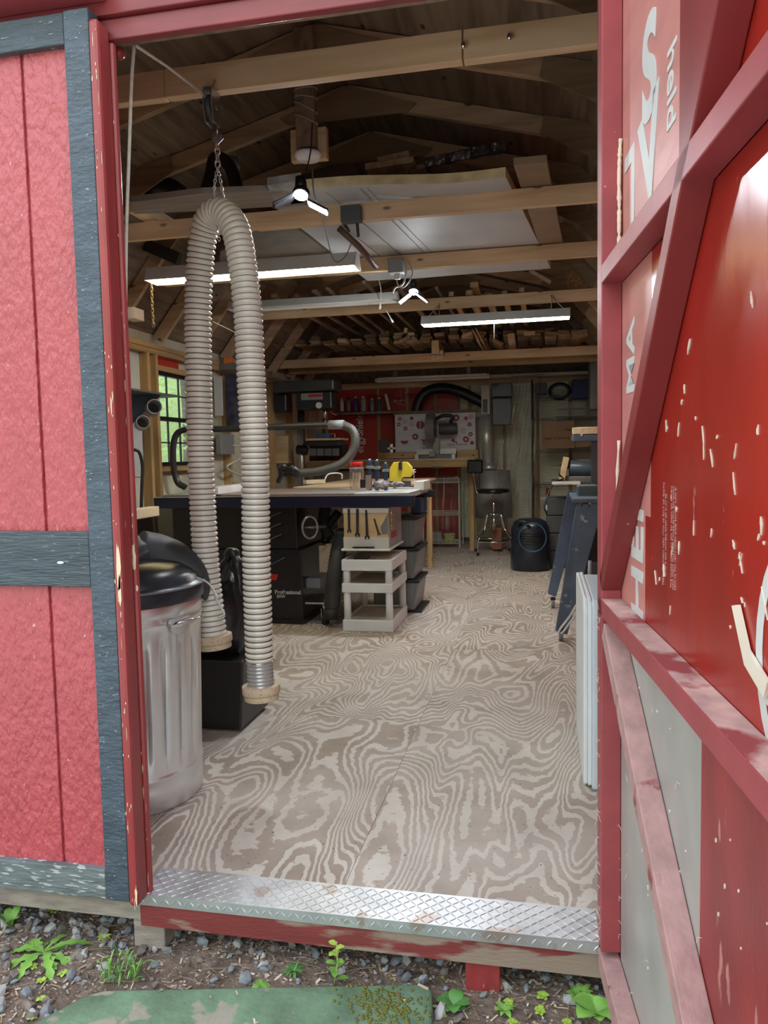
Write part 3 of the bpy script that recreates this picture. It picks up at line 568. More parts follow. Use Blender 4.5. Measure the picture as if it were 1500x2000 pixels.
mb = MB(); q = path[37]; mb.tube([q + Vector((math.cos(a) * .0455, math.sin(a) * .0455, 0)) for a in [k * 6.28 / 24 for k in range(24)]], .0015, 6, closed=True); mb.box(q.x - .052, q.x - .044, q.y - .012, q.y, q.z - .006, q.z + .006); make('hose_clamp', mb, chrome, hs)

def link(mb, c, ax, wid, l, w, r):
    c = Vector(c); ax = Vector(ax).normalized(); wd = Vector(wid); wd = (wd - wd.dot(ax) * ax).normalized()
    mb.tube([c + ax * (l / 2 * math.sin(a)) + wd * (w / 2 * math.cos(a)) for a in [k * 6.2832 / 14 for k in range(14)]], r, 5, closed=True)
def chain(name, pts, parent, m_, l=.022, w=.011, r=.0018):
    mb = MB(); d = 0.; P = curve(pts, 12); seg = 0; pos = [P[0]]; acc = 0
    for a, b in zip(P, P[1:]):
        L_ = (b - a).length; t = l * .72 - acc
        while t <= L_: pos.append(a + (b - a) * (t / L_)); t += l * .72
        acc = L_ - (t - l * .72)
    for i in range(len(pos) - 1): link(mb, (pos[i] + pos[i + 1]) / 2, pos[i + 1] - pos[i], (1, 0, 0) if i % 2 else (0, 1, 0), l, w, r)
    return make(name, mb, m_, parent) if parent else make(name, mb, m_)
pu = thing('pulley', 'grey pulley block hanging below the nearest joist', 'pulley', at(417, 215, .62))
c = at(414, 212, .62); mb = MB(); mb.cyl(c + Vector((-.008, 0, 0)), c + Vector((.008, 0, 0)), .040, n=28); make('sheave', mb, dgrey, pu)
mb = MB()
for s in (-1, 1): mb.prism([c + Vector((s * .012, a, b)) for a, b in ((-.03, .055), (.03, .055), (.038, .01), (.024, -.05), (-.024, -.05), (-.038, .01))], (s * .003, 0, 0))
mb.cyl(c + Vector((-.018, 0, 0)), c + Vector((.018, 0, 0)), .006, n=10); mb.box(c.x - .013, c.x + .013, c.y - .03, c.y + .03, c.z + .05, c.z + .055); make('housing', mb, steel, pu)
mb = MB(); mb.cyl(c + Vector((0, 0, .05)), c + Vector((0, .03, .10)), .004, n=8); make('hanger_bolt', mb, chrome, pu)
hk = thing('hanging_chain', 'steel hook and chains carrying the hose loop under the pulley', 'chain', at(425, 320, .63))
a = at(424, 243, .62); b = at(424, 290, .63); ap = path[K // 2]
mb = MB(); mb.tube([a, at(424, 262, .62)], .0025, 6); mb.ob(at(422, 266, .622), (.030, .004, .022), (0, .5, 0)); mb.ob(at(426, 272, .622), (.026, .004, .022), (0, -.8, .3)); make('swivel', mb, steel, hk)
chain('chain_link', [at(424, 276, .625), at(425, 330, .64)], hk, mat('tan chain', (.40, .32, .24), .4, .6), .026, .016, .003)
chain('left_chain', [at(425, 328, .64), at(419, 360, .655), at(417, 400, .645), at(424, 440, .66), at(428, 470, .67)], hk, steel, .016, .009, .0014)
chain('right_chain', [at(425, 328, .64), at(432, 360, .67), at(436, 388, .69)], hk, steel, .016, .009, .0014)
rp = thing('pull_rope', 'off white rope from the header eye over to the pulley', 'rope', at(255, 90, .12))
e0 = at(262, 87, .12)
mb = MB(); mb.tube(curve([e0, at(257, 160, .125), at(252, 300, .13), at(247, 450, .13), at(245, 610, .13)], 6), .0046, 8); make('hanging_end', mb, ropem, rp)
mb = MB(); mb.tube([e0, at(330, 132, .33), at(404, 190, .60)], .0042, 8); make('taut_run', mb, ropem, rp)
mb = MB(); mb.tube([e0 + Vector((math.cos(a) * .014, math.sin(a) * .008, .003)) for a in [k * 6.28 / 14 for k in range(14)]], .0022, 6, closed=True); mb.cyl(e0 + Vector((0, -.005, .003)), e0 + Vector((0, -.01, .03)), .003, n=6); tag(make('screw_eye', mb, chrome), 'small steel screw eye under the door header holding the rope', 'hook')

# ---------------------------------------------------------------- galvanized can
TC = Vector((-1.392, .56, 0)); tcn = thing('trash_can', 'galvanized fluted steel trash can just inside the left jamb', 'trash can', TC)
def flute(r, z, k):
    if .135 < z < .565:
        e = min(1, (z - .135) / .03, (.565 - z) / .03); return r - e * .010 * max(0, math.cos(k * 2 * math.pi / 8)) ** .7
    return r
pr = [(.243, .0), (.247, .006), (.247, .05), (.2485, .055), (.2485, .07), (.247, .075), (.2475, .10), (.251, .105), (.251, .112), (.248, .117)] + [(.248 + .012 * i / 16, .12 + .46 * i / 16) for i in range(17)] + [(.264, .60), (.266, .607), (.264, .614), (.264, .628), (.267, .635), (.265, .66), (.262, .665), (.255, .66), (.235, .02)]
mb = MB(); mb.lathe(pr, TC, 192, rf=flute); make('body', mb, galv, tcn)
mb = MB(); hx = TC + Vector((.262 * math.cos(R(-18)), .262 * math.sin(R(-18)), .60)); t_ = Vector((-math.sin(R(-18)), math.cos(R(-18)), 0)); n_ = Vector((math.cos(R(-18)), math.sin(R(-18)), 0))
mb.prism([hx + t_ * a + Vector((0, 0, b)) + n_ * .004 for a, b in ((-.045, .018), (.045, .018), (.05, 0), (.03, -.03), (-.03, -.03), (-.05, 0))], n_ * .004); mb.cyl(hx + t_ * -.05 + n_ * .012, hx + t_ * .05 + n_ * .012, .009, n=12); make('handle_plate', mb, galv, tcn)
mb = MB(); mb.tube(curve([hx + t_ * -.05 + n_ * .012, hx + t_ * -.055 + n_ * .05 + Vector((0, 0, .015)), hx + n_ * .075 + Vector((0, 0, .02)), hx + t_ * .055 + n_ * .05 + Vector((0, 0, .015)), hx + t_ * .05 + n_ * .012], 6), .0035, 8); make('handle_bail', mb, chrome, tcn)
ld = thing('separator_lid', 'black plastic separator lid with bulging dusty duct on the trash can', 'lid', TC + Vector((0, 0, .666)))
mb = MB(); mb.lathe([(.262, .668), (.276, .666), (.278, .67), (.277, .705), (.274, .712), (.268, .714), (.262, .722), (.255, .735), (.235, .755), (.20, .775), (.14, .79), (.06, .796), (.0001, .797)], TC, 96); make('dome', mb, lidm, ld)
mb = MB(); mb.tube([TC + Vector((math.cos(a) * .277, math.sin(a) * .277, .710)) for a in [k * 6.2832 / 72 for k in range(72)]], .004, 6, closed=True); make('rim_bead', mb, mat('worn black edge', (.16, .17, .20), .4), ld)
dk_ = ld
mb = MB(); pts = curve([at(262, 1075, .62), at(300, 1092, .66), at(340, 1106, .68), at(375, 1128, .68), at(395, 1150, .68), at(402, 1172, .67)], 6)
mb.tube(pts, [.075, .078, .081, .084, .087, .089, .090, .090, .090, .089, .088, .086, .084, .081, .078, .074, .070, .066, .061, .056, .051, .046, .040, .036, .031, .026, .021, .017, .013, .009, .005][:len(pts)], 28); make('duct_body', mb, duct, dk_)
mb = MB(); q = at(262, 1085, .58); qq = [at(240, 1062, .56), at(258, 1072, .57), at(268, 1088, .575), at(272, 1104, .58)]
mb.tube(curve(qq, 5), [.045 + .004 * math.sin(i * 2.1) for i in range(16)], 22); make('elbow', mb, duct, dk_)
mb = MB(); mb.tube(curve([at(383, 1128, .56), at(405, 1138, .55), at(418, 1155, .52), at(423, 1170, .50), at(432, 1188, .48), at(438, 1200, .47), at(426, 1206, .44)], 8), .0035, 7); mb.cyl(at(420, 1160, .515), at(425, 1172, .50), .006, n=10); tag(make('bungee_cord', mb, mat('grey bungee', (.45, .45, .46), .5)), 'grey bungee cord hooked from the black lid to the can handle', 'bungee cord')

bn = thing('black_bin', 'tall black plastic bin behind the trash can with a crumpled bag', 'bin', (-1.38, 1.2, 0))
mb = MB(); mb.prism([(-1.50, 1.12, .012), (-1.215, 1.12, .012), (-1.195, 1.12, .30), (-1.50, 1.12, .30)], (0, .32, 0)); make('body', mb, mat('black bin plastic', (.015, .015, .016), .35, speck=(.35, .33, .3), speckt=.76, specks=60), bn, .008)
def crumple(mb, c, r, sc, seed, amp=.25, n=20):
    k = len(mb.bm.verts); mb.sph((0, 0, 0), r, n); mb.bm.verts.ensure_lookup_table()
    for v in mb.bm.verts[k:]:
        d = 1 + amp * (noise.noise(v.co * (2.2 / r) + Vector((seed, 0, 0)))) + amp * .4 * noise.noise(v.co * (7 / r) + Vector((seed, 3, 0)))
        v.co = Vector((v.co.x * d * sc[0], v.co.y * d * sc[1], v.co.z * d * sc[2])) + Vector(c)
    return mb
mb = MB(); mb.sm = False; crumple(mb, (-1.37, 1.27, .46), .2, (.84, .8, .95), 4, .22, 26); mb.tube(curve([(-1.33, 1.24, .62), (-1.27, 1.22, .72), (-1.24, 1.2, .68), (-1.21, 1.16, .56)], 6), [.05, .035, .03, .028, .02, .03, .035, .03, .03, .02, .02, .03, .03, .03, .02, .02, .02, .02, .01][:19], 10); make('bin_bag', mb, mat('black bag film', (.02, .02, .022), .32, var=.5, vs_=12, bump=.5, bscale=16), bn)

# ---------------------------------------------------------------- table saw
TS = thing('table_saw', 'black cabinet table saw with long fence rails', 'table saw', (-1.75, 3.4, 0))
lx = at(530, 1217, 3.12)
mb = MB(); mb.box(-2.52, -1.585, 3.12, 3.75, .02, .50); mb.box(-2.52, -1.62, 3.14, 3.73, .50, .83); make('cabinet', mb, blackm, TS, .006)
mb = MB(); mb.box(-2.56, -1.57, 3.10, 3.77, .0, .03); make('base_frame', mb, blackm, TS)
mb = MB(); mb.box(-2.55, -1.2, 3.06, 3.88, .842, .878); make('cast_top', mb, mat('dusty cast iron top', (.30, .27, .25), .45, .4, var=.2, speck=(.40, .26, .24), speckt=.6, specks=4), TS, .003)
mb = MB(); mb.box(-1.197, -.84, 3.06, 3.88, .842, .878); make('extension_table', mb, mat('grey laminate', (.52, .53, .54), .35, var=.1), TS, .003)
mb = MB(); mb.box(-2.58, -.80, 3.00, 3.055, .79, .862); make('front_rail', mb, mat('deep blue rail', (.008, .012, .04), .3), TS, .004)
mb = MB(); mb.box(-2.58, -.80, 2.998, 3.012, .863, .868); make('rail_scale', mb, mat('rail scale aluminium', (.55, .55, .55), .3, .8), TS)
mb = MB(); mb.box(-2.58, -.80, 3.90, 3.95, .80, .855); make('rear_rail', mb, blackm, TS, .004)
mb = MB(); mb.box(-2.22, -2.12, 3.02, 3.95, .88, .93); make('rip_fence', mb, mat('fence laminate', (.70, .71, .72), .3), TS, .003)
for s in (-1,):
    c = at(603, 1030, 3.04); mb = MB(); mb.tube([c + Vector((.012, 0, 0)) + Vector((math.cos(a) * .035 * 1.2, -.01 + math.cos(a) * .03, math.sin(a) * .072)) for a in [k * 6.2832 / 28 for k in range(28)]], .0085, 8, closed=True)
    mb.cyl(c + Vector((.012, -.01, 0)), c + Vector((.10, .06, .0)), .010, n=10); mb.cyl(c + Vector((-.02, -.02, .0)), c + Vector((.05, .0, 0)), .006, n=8); make('handwheel', mb, mat('worn wheel metal', (.35, .33, .3), .3, .8), TS)
for k in range(3):
    mb = MB(); z = .70 - .075 * k; mb.tube(curve([(-1.98, 3.118, z - .02), (-1.86, 3.116, z), (-1.72, 3.118, z + .055)], 8), .006, 6); make('vent_slot', mb, mat('dusty slot edge', (.10, .10, .10), .6), TS)
mb = MB(); mb.tube(curve([(-2.0, 3.117, .36), (-1.86, 3.115, .375), (-1.70, 3.118, .45)], 8), .005, 6); make('door_edge', mb, mat('dusty slot edge', (.12, .12, .12), .6), TS)
mb = MB(); c = at(535, 1128, 3.118); mb.prism([c + Vector((-.06, 0, -.018)), c + Vector((.018, 0, -.018)), c + Vector((.030, 0, .022)), c + Vector((-.05, 0, .022))], (0, .003, 0)); make('red_badge', mb, red, TS)
text('Professional', .038, facing_front(at(562, 1157, 3.117)), mat('badge silver', (.5, .5, .5), .3), TS, bold=.0012); text('SAW', .028, facing_front(at(549, 1165, 3.117)), MATS['badge silver'], TS, bold=.001)
mb = MB(); mb.tube(curve([at(662, 1000, 3.5), at(640, 1030, 3.45), at(636, 1060, 3.4)], 6), [.030 + .003 * (i % 2) for i in range(13)], 14); make('duct_boot', mb, black, TS)
# overarm guard tube with hose
oa = thing('overarm_tube', 'black overarm dust tube bent up and across above the saw', 'dust tube', (-2.2, 3.62, .8))
mb = MB(); mb.tube(curve([at(362, 952, 3.62), at(346, 940, 3.62), at(338, 900, 3.62), at(340, 860, 3.62), at(352, 842, 3.62), at(380, 838, 3.62), at(450, 838, 3.62), at(560, 833, 3.62), at(648, 830, 3.62)], 8), .024, 14); make('tube', mb, mat('satin black tube', (.03, .03, .032), .28), oa)
mb = MB(); mb.cyl(at(642, 830, 3.62), at(672, 829, 3.62), .033, n=18); make('coupling', mb, grey, oa)
mb = MB(); mb.tube(curve([at(668, 829, 3.62), at(688, 840, 3.62), at(694, 862, 3.6), at(685, 888, 3.58), at(662, 908, 3.55), at(620, 921, 3.52), at(578, 925, 3.5)], 12), [.030 + (.0015 if i % 2 else 0) for i in range(73)], 16); make('flexible_hose', mb, mat('grey black hose', (.07, .07, .065), .5), oa)
mb = MB(); mb.ob(at(558, 921, 3.48), (.10, .05, .07)); mb.ob(at(548, 932, 3.46), (.03, .04, .09), (0, .5, 0)); mb.cyl(at(568, 915, 3.46), at(582, 926, 3.5), .035, n=14); mb.sph(at(553, 912, 3.46), .028); make('blade_guard', mb, blackm, oa, .006)
mb = MB(); mb.box(-1.92, -1.05, 3.98, 5.80, .862, .884); o = thing('outfeed_table', 'pale plywood outfeed table behind the saw', 'table', (-1.5, 4.4, 0)); make('top', mb, w_ply, o, .003)
for x, y in ((-1.89, 4.02), (-1.13, 4.02), (-1.89, 5.7), (-1.13, 5.7)):
    mb = MB(); mb.box(x, x + .05, y, y + .045, .0, .862); make('leg', mb, w_stud, o)

# corrugated hose under the saw, port, caster, paddle
mb = MB(); P = curve([at(668, 1052, 3.2), at(660, 1080, 3.1), at(654, 1120, 3.05), at(650, 1160, 3.05), at(648, 1186, 3.05)], 12)
mb.tube(P, [.054 if i % 2 else .048 for i in range(len(P))], 18); mb.cyl(at(648, 1183, 3.05), at(646, 1208, 3.05), .045, n=18); mb.sph(at(668, 1048, 3.22), .06); tag(make('dust_hose', mb, mat('dusty black hose', (.045, .045, .042), .55, var=.3)), 'short black corrugated hose standing under the saw extension', 'hose')
mb = MB(); P = curve([at(636, 990, 3.5), at(632, 1020, 3.45), at(644, 1050, 3.4)], 10); mb.tube(P, [.042 if i % 2 else .037 for i in range(len(P))], 18); tag(make('dust_hose', mb, MATS['dusty black hose']), 'thicker black ribbed hose behind the saw handwheel', 'hose')
mb = MB(); q = atz(645, 1214, .0); mb.lathe([(.05, .0), (.05, .022), (.035, .03), (.035, .04), (.0001, .04)], (q.x, q.y, 0), 24); tag(make('hose_fitting', mb, dustywhite), 'dusty white plastic hose fitting on the floor under the black hose', 'fitting')
cs = thing('mobile_base', 'steel mobile base plate and swivel caster beside the saw cabinet', 'mobile base', (-1.5, 3.15, 0)); mb = MB(); mb.prism([(-1.57, 3.12, .135), (-1.36, 3.12, .135), (-1.36, 3.45, .135), (-1.57, 3.45, .135)], (0, 0, .012)); make('plate', mb, steel, cs)
q = Vector((-1.43, 3.12, 0)); mb = MB(); mb.cyl(q + Vector((-.018, 0, .036)), q + Vector((.018, 0, .036)), .036, n=24); make('wheel', mb, rubber, cs)
mb = MB(); mb.prism([q + Vector((-.026, a, b)) for a, b in ((-.02, .11), (.03, .11), (.02, .03), (-.01, .03))], (.004, 0, 0)); mb.prism([q + Vector((.022, a, b)) for a, b in ((-.02, .11), (.03, .11), (.02, .03), (-.01, .03))], (.004, 0, 0)); mb.cyl(q + Vector((0, 0, .105)), q + Vector((0, 0, .134)), .022, n=16); make('fork', mb, chrome, cs); mb = MB(); mb.cyl(q + Vector((0, 0, .146)), q + Vector((0, 0, .17)), .009, n=8); make('stem', mb, chrome, cs)
mb = MB(); bxp(mb, 623, 1066, 650, 1118, 3.25, .02); bxp(mb, 636, 1062, 652, 1100, 3.28, .02); tag(make('push_block', mb, mdf, bev=.004), 'light brown board with drilled holes hanging inside the saw stand', 'board')
mb = MB(); bxp(mb, 596, 1130, 625, 1150, 3.2, .1); tag(make('grey_motor_foot', mb, grey, bev=.01), 'grey metal bracket between saw cabinet and black hose', 'bracket')

# ---------------------------------------------------------------- white plastic shelf with drawer box
wx0, wx1, wy0, wy1 = -1.265, -.935, 2.94, 3.46
SH = thing('plastic_shelf', 'small white three tier plastic shelf unit in front of the saw', 'shelf unit', ((wx0 + wx1) / 2, 3.2, 0))
for z0, z1 in ((.0, .075), (.25, .31), (.39, .462)):
    mb = MB(); mb.box(wx0, wx1, wy0, wy0 + .02, z0, z1); mb.box(wx0, wx1, wy1 - .02, wy1, z0, z1); mb.box(wx0, wx0 + .02, wy0 + .02, wy1 - .02, z0, z1); mb.box(wx1 - .02, wx1, wy0 + .02, wy1 - .02, z0, z1); mb.mi = 1; mb.box(wx0 + .02, wx1 - .02, wy0 + .02, wy1 - .02, z1 - .022, z1 - .008); make('tier', mb, [white, dustywhite], SH, .006)
for x in (wx0 + .028, wx1 - .028):
    for y in (wy0 + .028, wy1 - .028):
        for za, zb in ((.075, .25), (.31, .39)): mb = MB(); mb.cyl((x, y, za - .01), (x, y, zb + .01), .024, .022, 18); make('leg', mb, white, SH)
bxn = thing('drawer_box', 'white metal cased tool box with wooden front holding wrenches', 'tool box', (-1.1, 3.2, .486))
mb = MB(); mb.box(-1.275, -.955, 2.98, 3.47, .512, .527); make('base_tray', mb, white, bxn, .005)
mb = MB(); mb.box(-1.265, -.965, 3.03, 3.45, .528, .785); make('case', mb, mat('grey case side', (.36, .37, .38), .5), bxn, .005)
mb = MB(); mb.box(-1.265, -.965, 3.005, 3.029, .528, .60); make('lower_panel', mb, offwhite, bxn, .003); mb = MB(); mb.box(-1.265, -.965, 3.005, 3.029, .752, .785); make('upper_panel', mb, offwhite, bxn, .003)
mb = MB(); mb.box(-1.26, -.972, 3.010, 3.029, .601, .751); make('wooden_panel', mb, wood('panel pine', (.74, .56, .32), (.58, .40, .2), 'x', scale=.8, knots=False), bxn)
text('BOSCH', .058, Matrix.Translation((-.9638, 3.17, .60)) @ Matrix.Rotation(R(90), 4, 'Z') @ Matrix.Rotation(R(90), 4, 'X'), mat('printed red', (.5, .02, .03), .4), bxn, bold=.0015)
mb = MB(); mb.box(-1.2, -1.06, 2.985, 3.004, .532, .538); make('label_slot', mb, blackm, bxn)
mb = MB(); mb.box(-1.19, -1.10, 2.96, 3.06, .4625, .469); tag(make('flat_bar', mb, blackm), 'flat black strip lying on the top tier of the white shelf', 'metal strip')
steelblk = mat('blackened wrench steel', (.07, .065, .06), .4, .7)
def wrench(px0, py0, px1, py1, w, hd, lab, Y=3.0, m_=steelblk):
    a = at(px0, py0, Y); b = at(px1, py1, Y); dd = (b - a).normalized(); sd_ = dd.cross(Vector((0, 1, 0))); mb = MB(); q = []
    for k in range(9): an = math.pi * k / 8; q.append(a + (sd_ * math.cos(an) * w - dd * math.sin(an) * w))
    q2 = [b - dd * hd * .9 - sd_ * w * .8]
    for k in range(12):
        an = R(-150 + 120 * 0) ; 
    hdp = []
    for k in range(11):
        an = R(215 - 155 * k / 10); hdp.append(b + sd_ * math.cos(an) * hd * 1.0 * (1) + dd * math.sin(an) * hd * -1.0)
    left = [b + sd_ * (-hd) * math.cos(t) - dd * hd * math.sin(t) for t in [R(60), R(30), R(0), R(-30), R(-58)]]
    right = [b + sd_ * hd * math.cos(t) - dd * hd * math.sin(t) for t in [R(-58), R(-30), R(0), R(30), R(60)]]
    jaw = [b + sd_ * (-hd * .42) + dd * hd * .55, b - sd_ * hd * .36 - dd * hd * .05, b - dd * hd * .25, b + sd_ * hd * .36 - dd * hd * .05, b + sd_ * hd * .42 + dd * hd * .55]
    poly = q[::-1] + left + jaw + right if False else q + left + jaw + right
    mb.prism(poly, (0, .005, 0)); return tag(make('wrench', mb, m_), lab, 'wrench', 'wrenches on the drawer box')
wrench(681, 996, 682, 1038, .008, .014, 'leftmost black open end wrench on the wooden drawer front')
wrench(698, 996, 698, 1045, .009, .017, 'large black open end wrench, second from the left on the drawer front')
wrench(715, 998, 717, 1050, .007, .017, 'black wrench with a pale jaw, third from the left on the drawer front')
wrench(731, 1014, 740, 1044, .005, .011, 'small tilted open end wrench on the right of the drawer front')
br_ = mat('brass', (.45, .33, .12), .35, .8)
mb = MB(); c = at(765, 1018, 3.0)
for k in range(6): mb.cyl(c + Vector((0, 0, -.05 + .018 * k)), c + Vector((0, 0, -.04 + .018 * k)), .006 + .004 * (k % 2), n=12)
mb.cyl(c + Vector((0, 0, -.055)), c + Vector((0, 0, .06)), .005, n=8); tag(make('brass_rod', mb, br_), 'stacked brass bushing rod at the right of the wooden drawer front', 'brass part')
mb = MB(); mb.prism([at(x, y, 3.003) for x, y in ((743, 1030), (756, 1006), (757, 1043), (746, 1043))], (0, .002, 0)); tag(make('metal_triangle', mb, steel), 'thin grey metal triangle between the small wrench and brass rod', 'metal plate')

# stacked grey totes
toteg = mat('translucent grey tote', (.24, .25, .26), .4, var=.15, stretch=(8, 8, 1))
tt = thing('storage_tote', 'x', 'storage tote', (-.98, 3.8, 0), group='grey totes stacked by the saw')
mb = MB(); mb.prism([(-1.2, 3.56, .0), (-.90, 3.56, .0), (-.872, 3.56, .20), (-1.2, 3.56, .20)], (0, .39, 0)); make('body', mb, toteg, tt, .012)
mb = MB(); mb.box(-1.21, -.86, 3.54, 3.96, .20, .222); make('lid', mb, black, tt, .006)
tt['label'] = 'grey plastic tote at the bottom of the stack behind the shelf'; tt.location.z = .015
for i, l_ in ((1, 'grey plastic tote in the middle of the stack behind the shelf'), (2, 'grey plastic tote, topmost of the lidded stack behind the shelf')): dup(tt, (-.98, 3.8, .015 + .225 * i), l_)
mb = MB(); mb.box(-1.2, -.85, 3.55, 3.95, .0, .014); tag(make('dolly', mb, black), 'low black dolly board under the grey totes', 'dolly')
mb = MB(); bxp(mb, 803, 975, 822, 1003, 3.7, .3); tag(make('parts_box', mb, blue, bev=.004), 'small dark blue box on top of the grey totes', 'box')

# ---------------------------------------------------------------- ceiling lights and wiring
def shop_light(lab, pl, pr_, Y, lit, hgt=.085, tilt=0.):
    a = at(*pl, Y); b = at(*pr_, Y); zz = (a.z + b.z) / 2; x0, x1 = a.x, b.x
    o = thing('shop_light', lab, 'shop light', ((x0 + x1) / 2, Y, zz), group='shop lights')
    mb = MB()
    for q in ([(Y - .012, zz + hgt), (Y + .05, zz + hgt), (Y + .05, zz + hgt - .004), (Y - .012, zz + hgt - .004)], [(Y - .012, zz + hgt), (Y - .06, zz), (Y - .063, zz + .002), (Y - .014, zz + hgt + .002)], [(Y + .05, zz + hgt), (Y + .10, zz), (Y + .103, zz + .002), (Y + .052, zz + hgt + .002)]):
        mb.prism([(x0, y, z) for y, z in q], (x1 - x0, 0, 0))
    make('reflector', mb, offwhite, o)
    for s, x in ((-1, x0 - .006), (1, x1)): mb = MB(); mb.prism([(x, y, z) for y, z in ((Y - .06, zz), (Y + .10, zz), (Y + .05, zz + hgt + .006), (Y - .012, zz + hgt + .006))], (.006, 0, 0)); make('end_cap', mb, offwhite, o)
    for dy in (-.015, .055):
        mb = MB(); mb.cyl((x0 + .02, Y + dy, zz + .028), (x1 - .02, Y + dy, zz + .028), .016, n=14); make('tube', mb, {0: offwhite, 1: glow_w, 2: glow_c}[lit], o)
    return o
shop_light('long shop light glowing warm yellow, hung left of the post', (292, 553), (696, 521), 2.72, 1)
SL2 = shop_light('unlit white shop light behind the second joist, partly hidden by the hose', (450, 606), (775, 588), 3.98, 0, .06)
SL3 = shop_light('narrow shop light with a white glow at the right rear', (825, 638), (1112, 618), 4.45, 2, .07)
SL4 = shop_light('unlit grey shop light fixed low under the rear beams', (735, 745), (955, 738), 6.60, 0, .03)
for i_ in (-.4, .4): mb = MB(); mb.box(SL4.location.x + i_ - .02, SL4.location.x + i_ + .02, 6.60, 6.64, SL4.location.z + .031, 2.047); make('hanger_strip', mb, dgrey, SL4)
c_, rust = chain, mat('rusty chain', (.45, .33, .2), .5, .5)
tag(c_('light_chain', [at(296, 555, 2.7), at(297, 590, 2.7), at(300, 640, 2.7)], None, rust, .03, .015, .002), 'loose rusty chain hanging from the left end of the warm light', 'chain')
ch = thing('light_chain', 'thin V chains holding the right rear shop light', 'chain', at(850, 620, 4.5))
for i, pp in enumerate([((833, 622), (858, 596)), ((858, 620), (858, 592)), ((1076, 605), (1078, 575)), ((1100, 602), (1075, 577))]):
    mb = MB(); mb.tube([at(*pp[0], 4.5), at(*pp[1], 4.58)], .0035, 6); make('chain_run', mb, galv, ch)
mb = MB(); mb.tube([at(965, 628, 4.4), at(965, 662, 4.4)], .003, 6); make('pull_cord', mb, ropem, SL3)
mb = MB(); mb.tube(curve([at(738, 540, 3.9), at(744, 565, 3.9), at(743, 590, 3.9)], 5), .003, 6); mb.cyl(at(743, 590, 3.9), at(742, 604, 3.9), .007, .01, 10); make('pull_cord', mb, ropem, SL2)
mb = MB(); mb.tube([at(754, 606, 3.9), at(766, 626, 3.9)], .003, 6); mb.cyl(at(763, 622, 3.9), at(768, 630, 3.9), .006, .008, 10); make('pull_cord', mb, ropem, SL2)

def led_lamp(lab, c, Y, wings, str_m):
    c0 = at(*c, Y); o = thing('led_lamp', lab, 'lamp', c0, group='folding led lamps')
    mb = MB(); mb.cyl(c0 + Vector((0, 0, .015)), c0 + Vector((0, 0, .07)), .028, .022, 20); make('lamp_base', mb, blackm, o)
    tilt_ = (R(-28), 0, 0); mb = MB(); mb.lathe([(.036, .012), (.038, .0), (.036, -.008), (.030, -.009)], c0, 24, rot=tilt_); make('led_housing', mb, blackm, o); mb = MB(); mb.lathe([(.0001, -.012), (.029, -.012), (.029, -.010), (.0001, -.010)], c0, 24, rot=tilt_); make('led_centre', mb, str_m, o)
    for (px, py), rz, tl, mm in wings:
        p = at(px, py, Y); R_ = Euler((tl, 0, 0)).to_matrix() @ Matrix.Identity(3); Rz = Matrix.Rotation(rz, 3, 'Z')
        eu = (Rz @ Euler((0, tl, 0)).to_matrix()).to_euler()
        n_ = Rz @ Euler((0, tl, 0)).to_matrix() @ Vector((0, 0, -1))
        mb = MB(); mb.ob(p, (.10, .07, .010), eu); w = make('wing', mb, blackm, o, .003); mb = MB(); mb.ob(p + n_ * .0075, (.088, .058, .004), eu); make('led_panel', mb, mm, o)
    return o
led_lamp('bright folding LED lamp hanging above the doorway side of the shed', (588, 378), 1.54, [((553, 392), R(200), R(25), blackm), ((622, 404), R(10), R(28), glow_l2)], glow_l)
led_lamp('smaller folding LED lamp further back beside the outlet box', (808, 568), 3.3, [((790, 582), R(180), R(35), glow_l2), ((824, 580), R(0), R(38), glow_l)], glow_l2)
mb = MB(); mb.tube(curve([at(610, 240, 1.62), at(606, 300, 1.6), at(592, 355, 1.56)], 6), .003, 6); tag(make('lamp_cable', mb, black), 'thin dark cable dropping from the post to the bright lamp', 'cable')
mb = MB(); mb.tube(curve([at(610, 330, 1.62), at(614, 380, 1.6), at(634, 440, 2.0), at(648, 500, 2.6), at(660, 511, 2.66), at(676, 498, 2.66), at(690, 465, 2.66)], 8), .0035, 6); tag(make('light_cable', mb, grey), 'looping cable from the bright lamp to the warm shop light', 'cable')
ob_ = thing('outlet_box', 'grey outlet box on the third joist with hanging plug leads', 'outlet box', at(773, 515, 3.1)); mb = MB(); bxp(mb, 757, 504, 787, 532, 3.10, .07); make('box', mb, grey, ob_, .006)
mb = MB(); mb.tube(curve([at(783, 508, 3.12), at(791, 512, 3.09), at(793, 535, 3.09), at(786, 556, 3.09), at(772, 562, 3.05), at(766, 575, 3.0)], 6), .005, 6); mb.tube(curve([at(774, 534, 3.09), at(777, 556, 3.09), at(790, 560, 3.09), at(806, 534, 3.09), at(794, 505, 3.11)], 6), .004, 6); make('lead', mb, mat('grey lead', (.35, .35, .33), .5), ob_)
mb = MB(); bxp(mb, 770, 533, 781, 545, 3.08, .02); make('plug', mb, offwhite, ob_, .003)
mb = MB(); bxp(mb, 665, 400, 703, 432, 2.06, .05); tag(make('junction_box', mb, dgrey), 'dark metal junction box in the gap of the second joist', 'junction box')
for i, (a, b, lb) in enumerate((((669, 432), (682, 452), 'left'), ((697, 432), (700, 462), 'right'))):
    mb = MB(); mb.tube([at(*a, 2.1), at(*b, 2.15)], .008, 8); tag(make('conduit', mb, blackm), f'{lb} black cable stub under the dark junction box', 'conduit')
mb = MB(); mb.tube([at(662, 446, 2.5), at(700, 480, 2.6), at(735, 522, 2.75)], .018, 8); tag(make('steel_pipe', mb, mat('rusty pipe', (.16, .10, .08), .5, .4)), 'rusty dark pipe slanting down beside the outlet box', 'pipe')
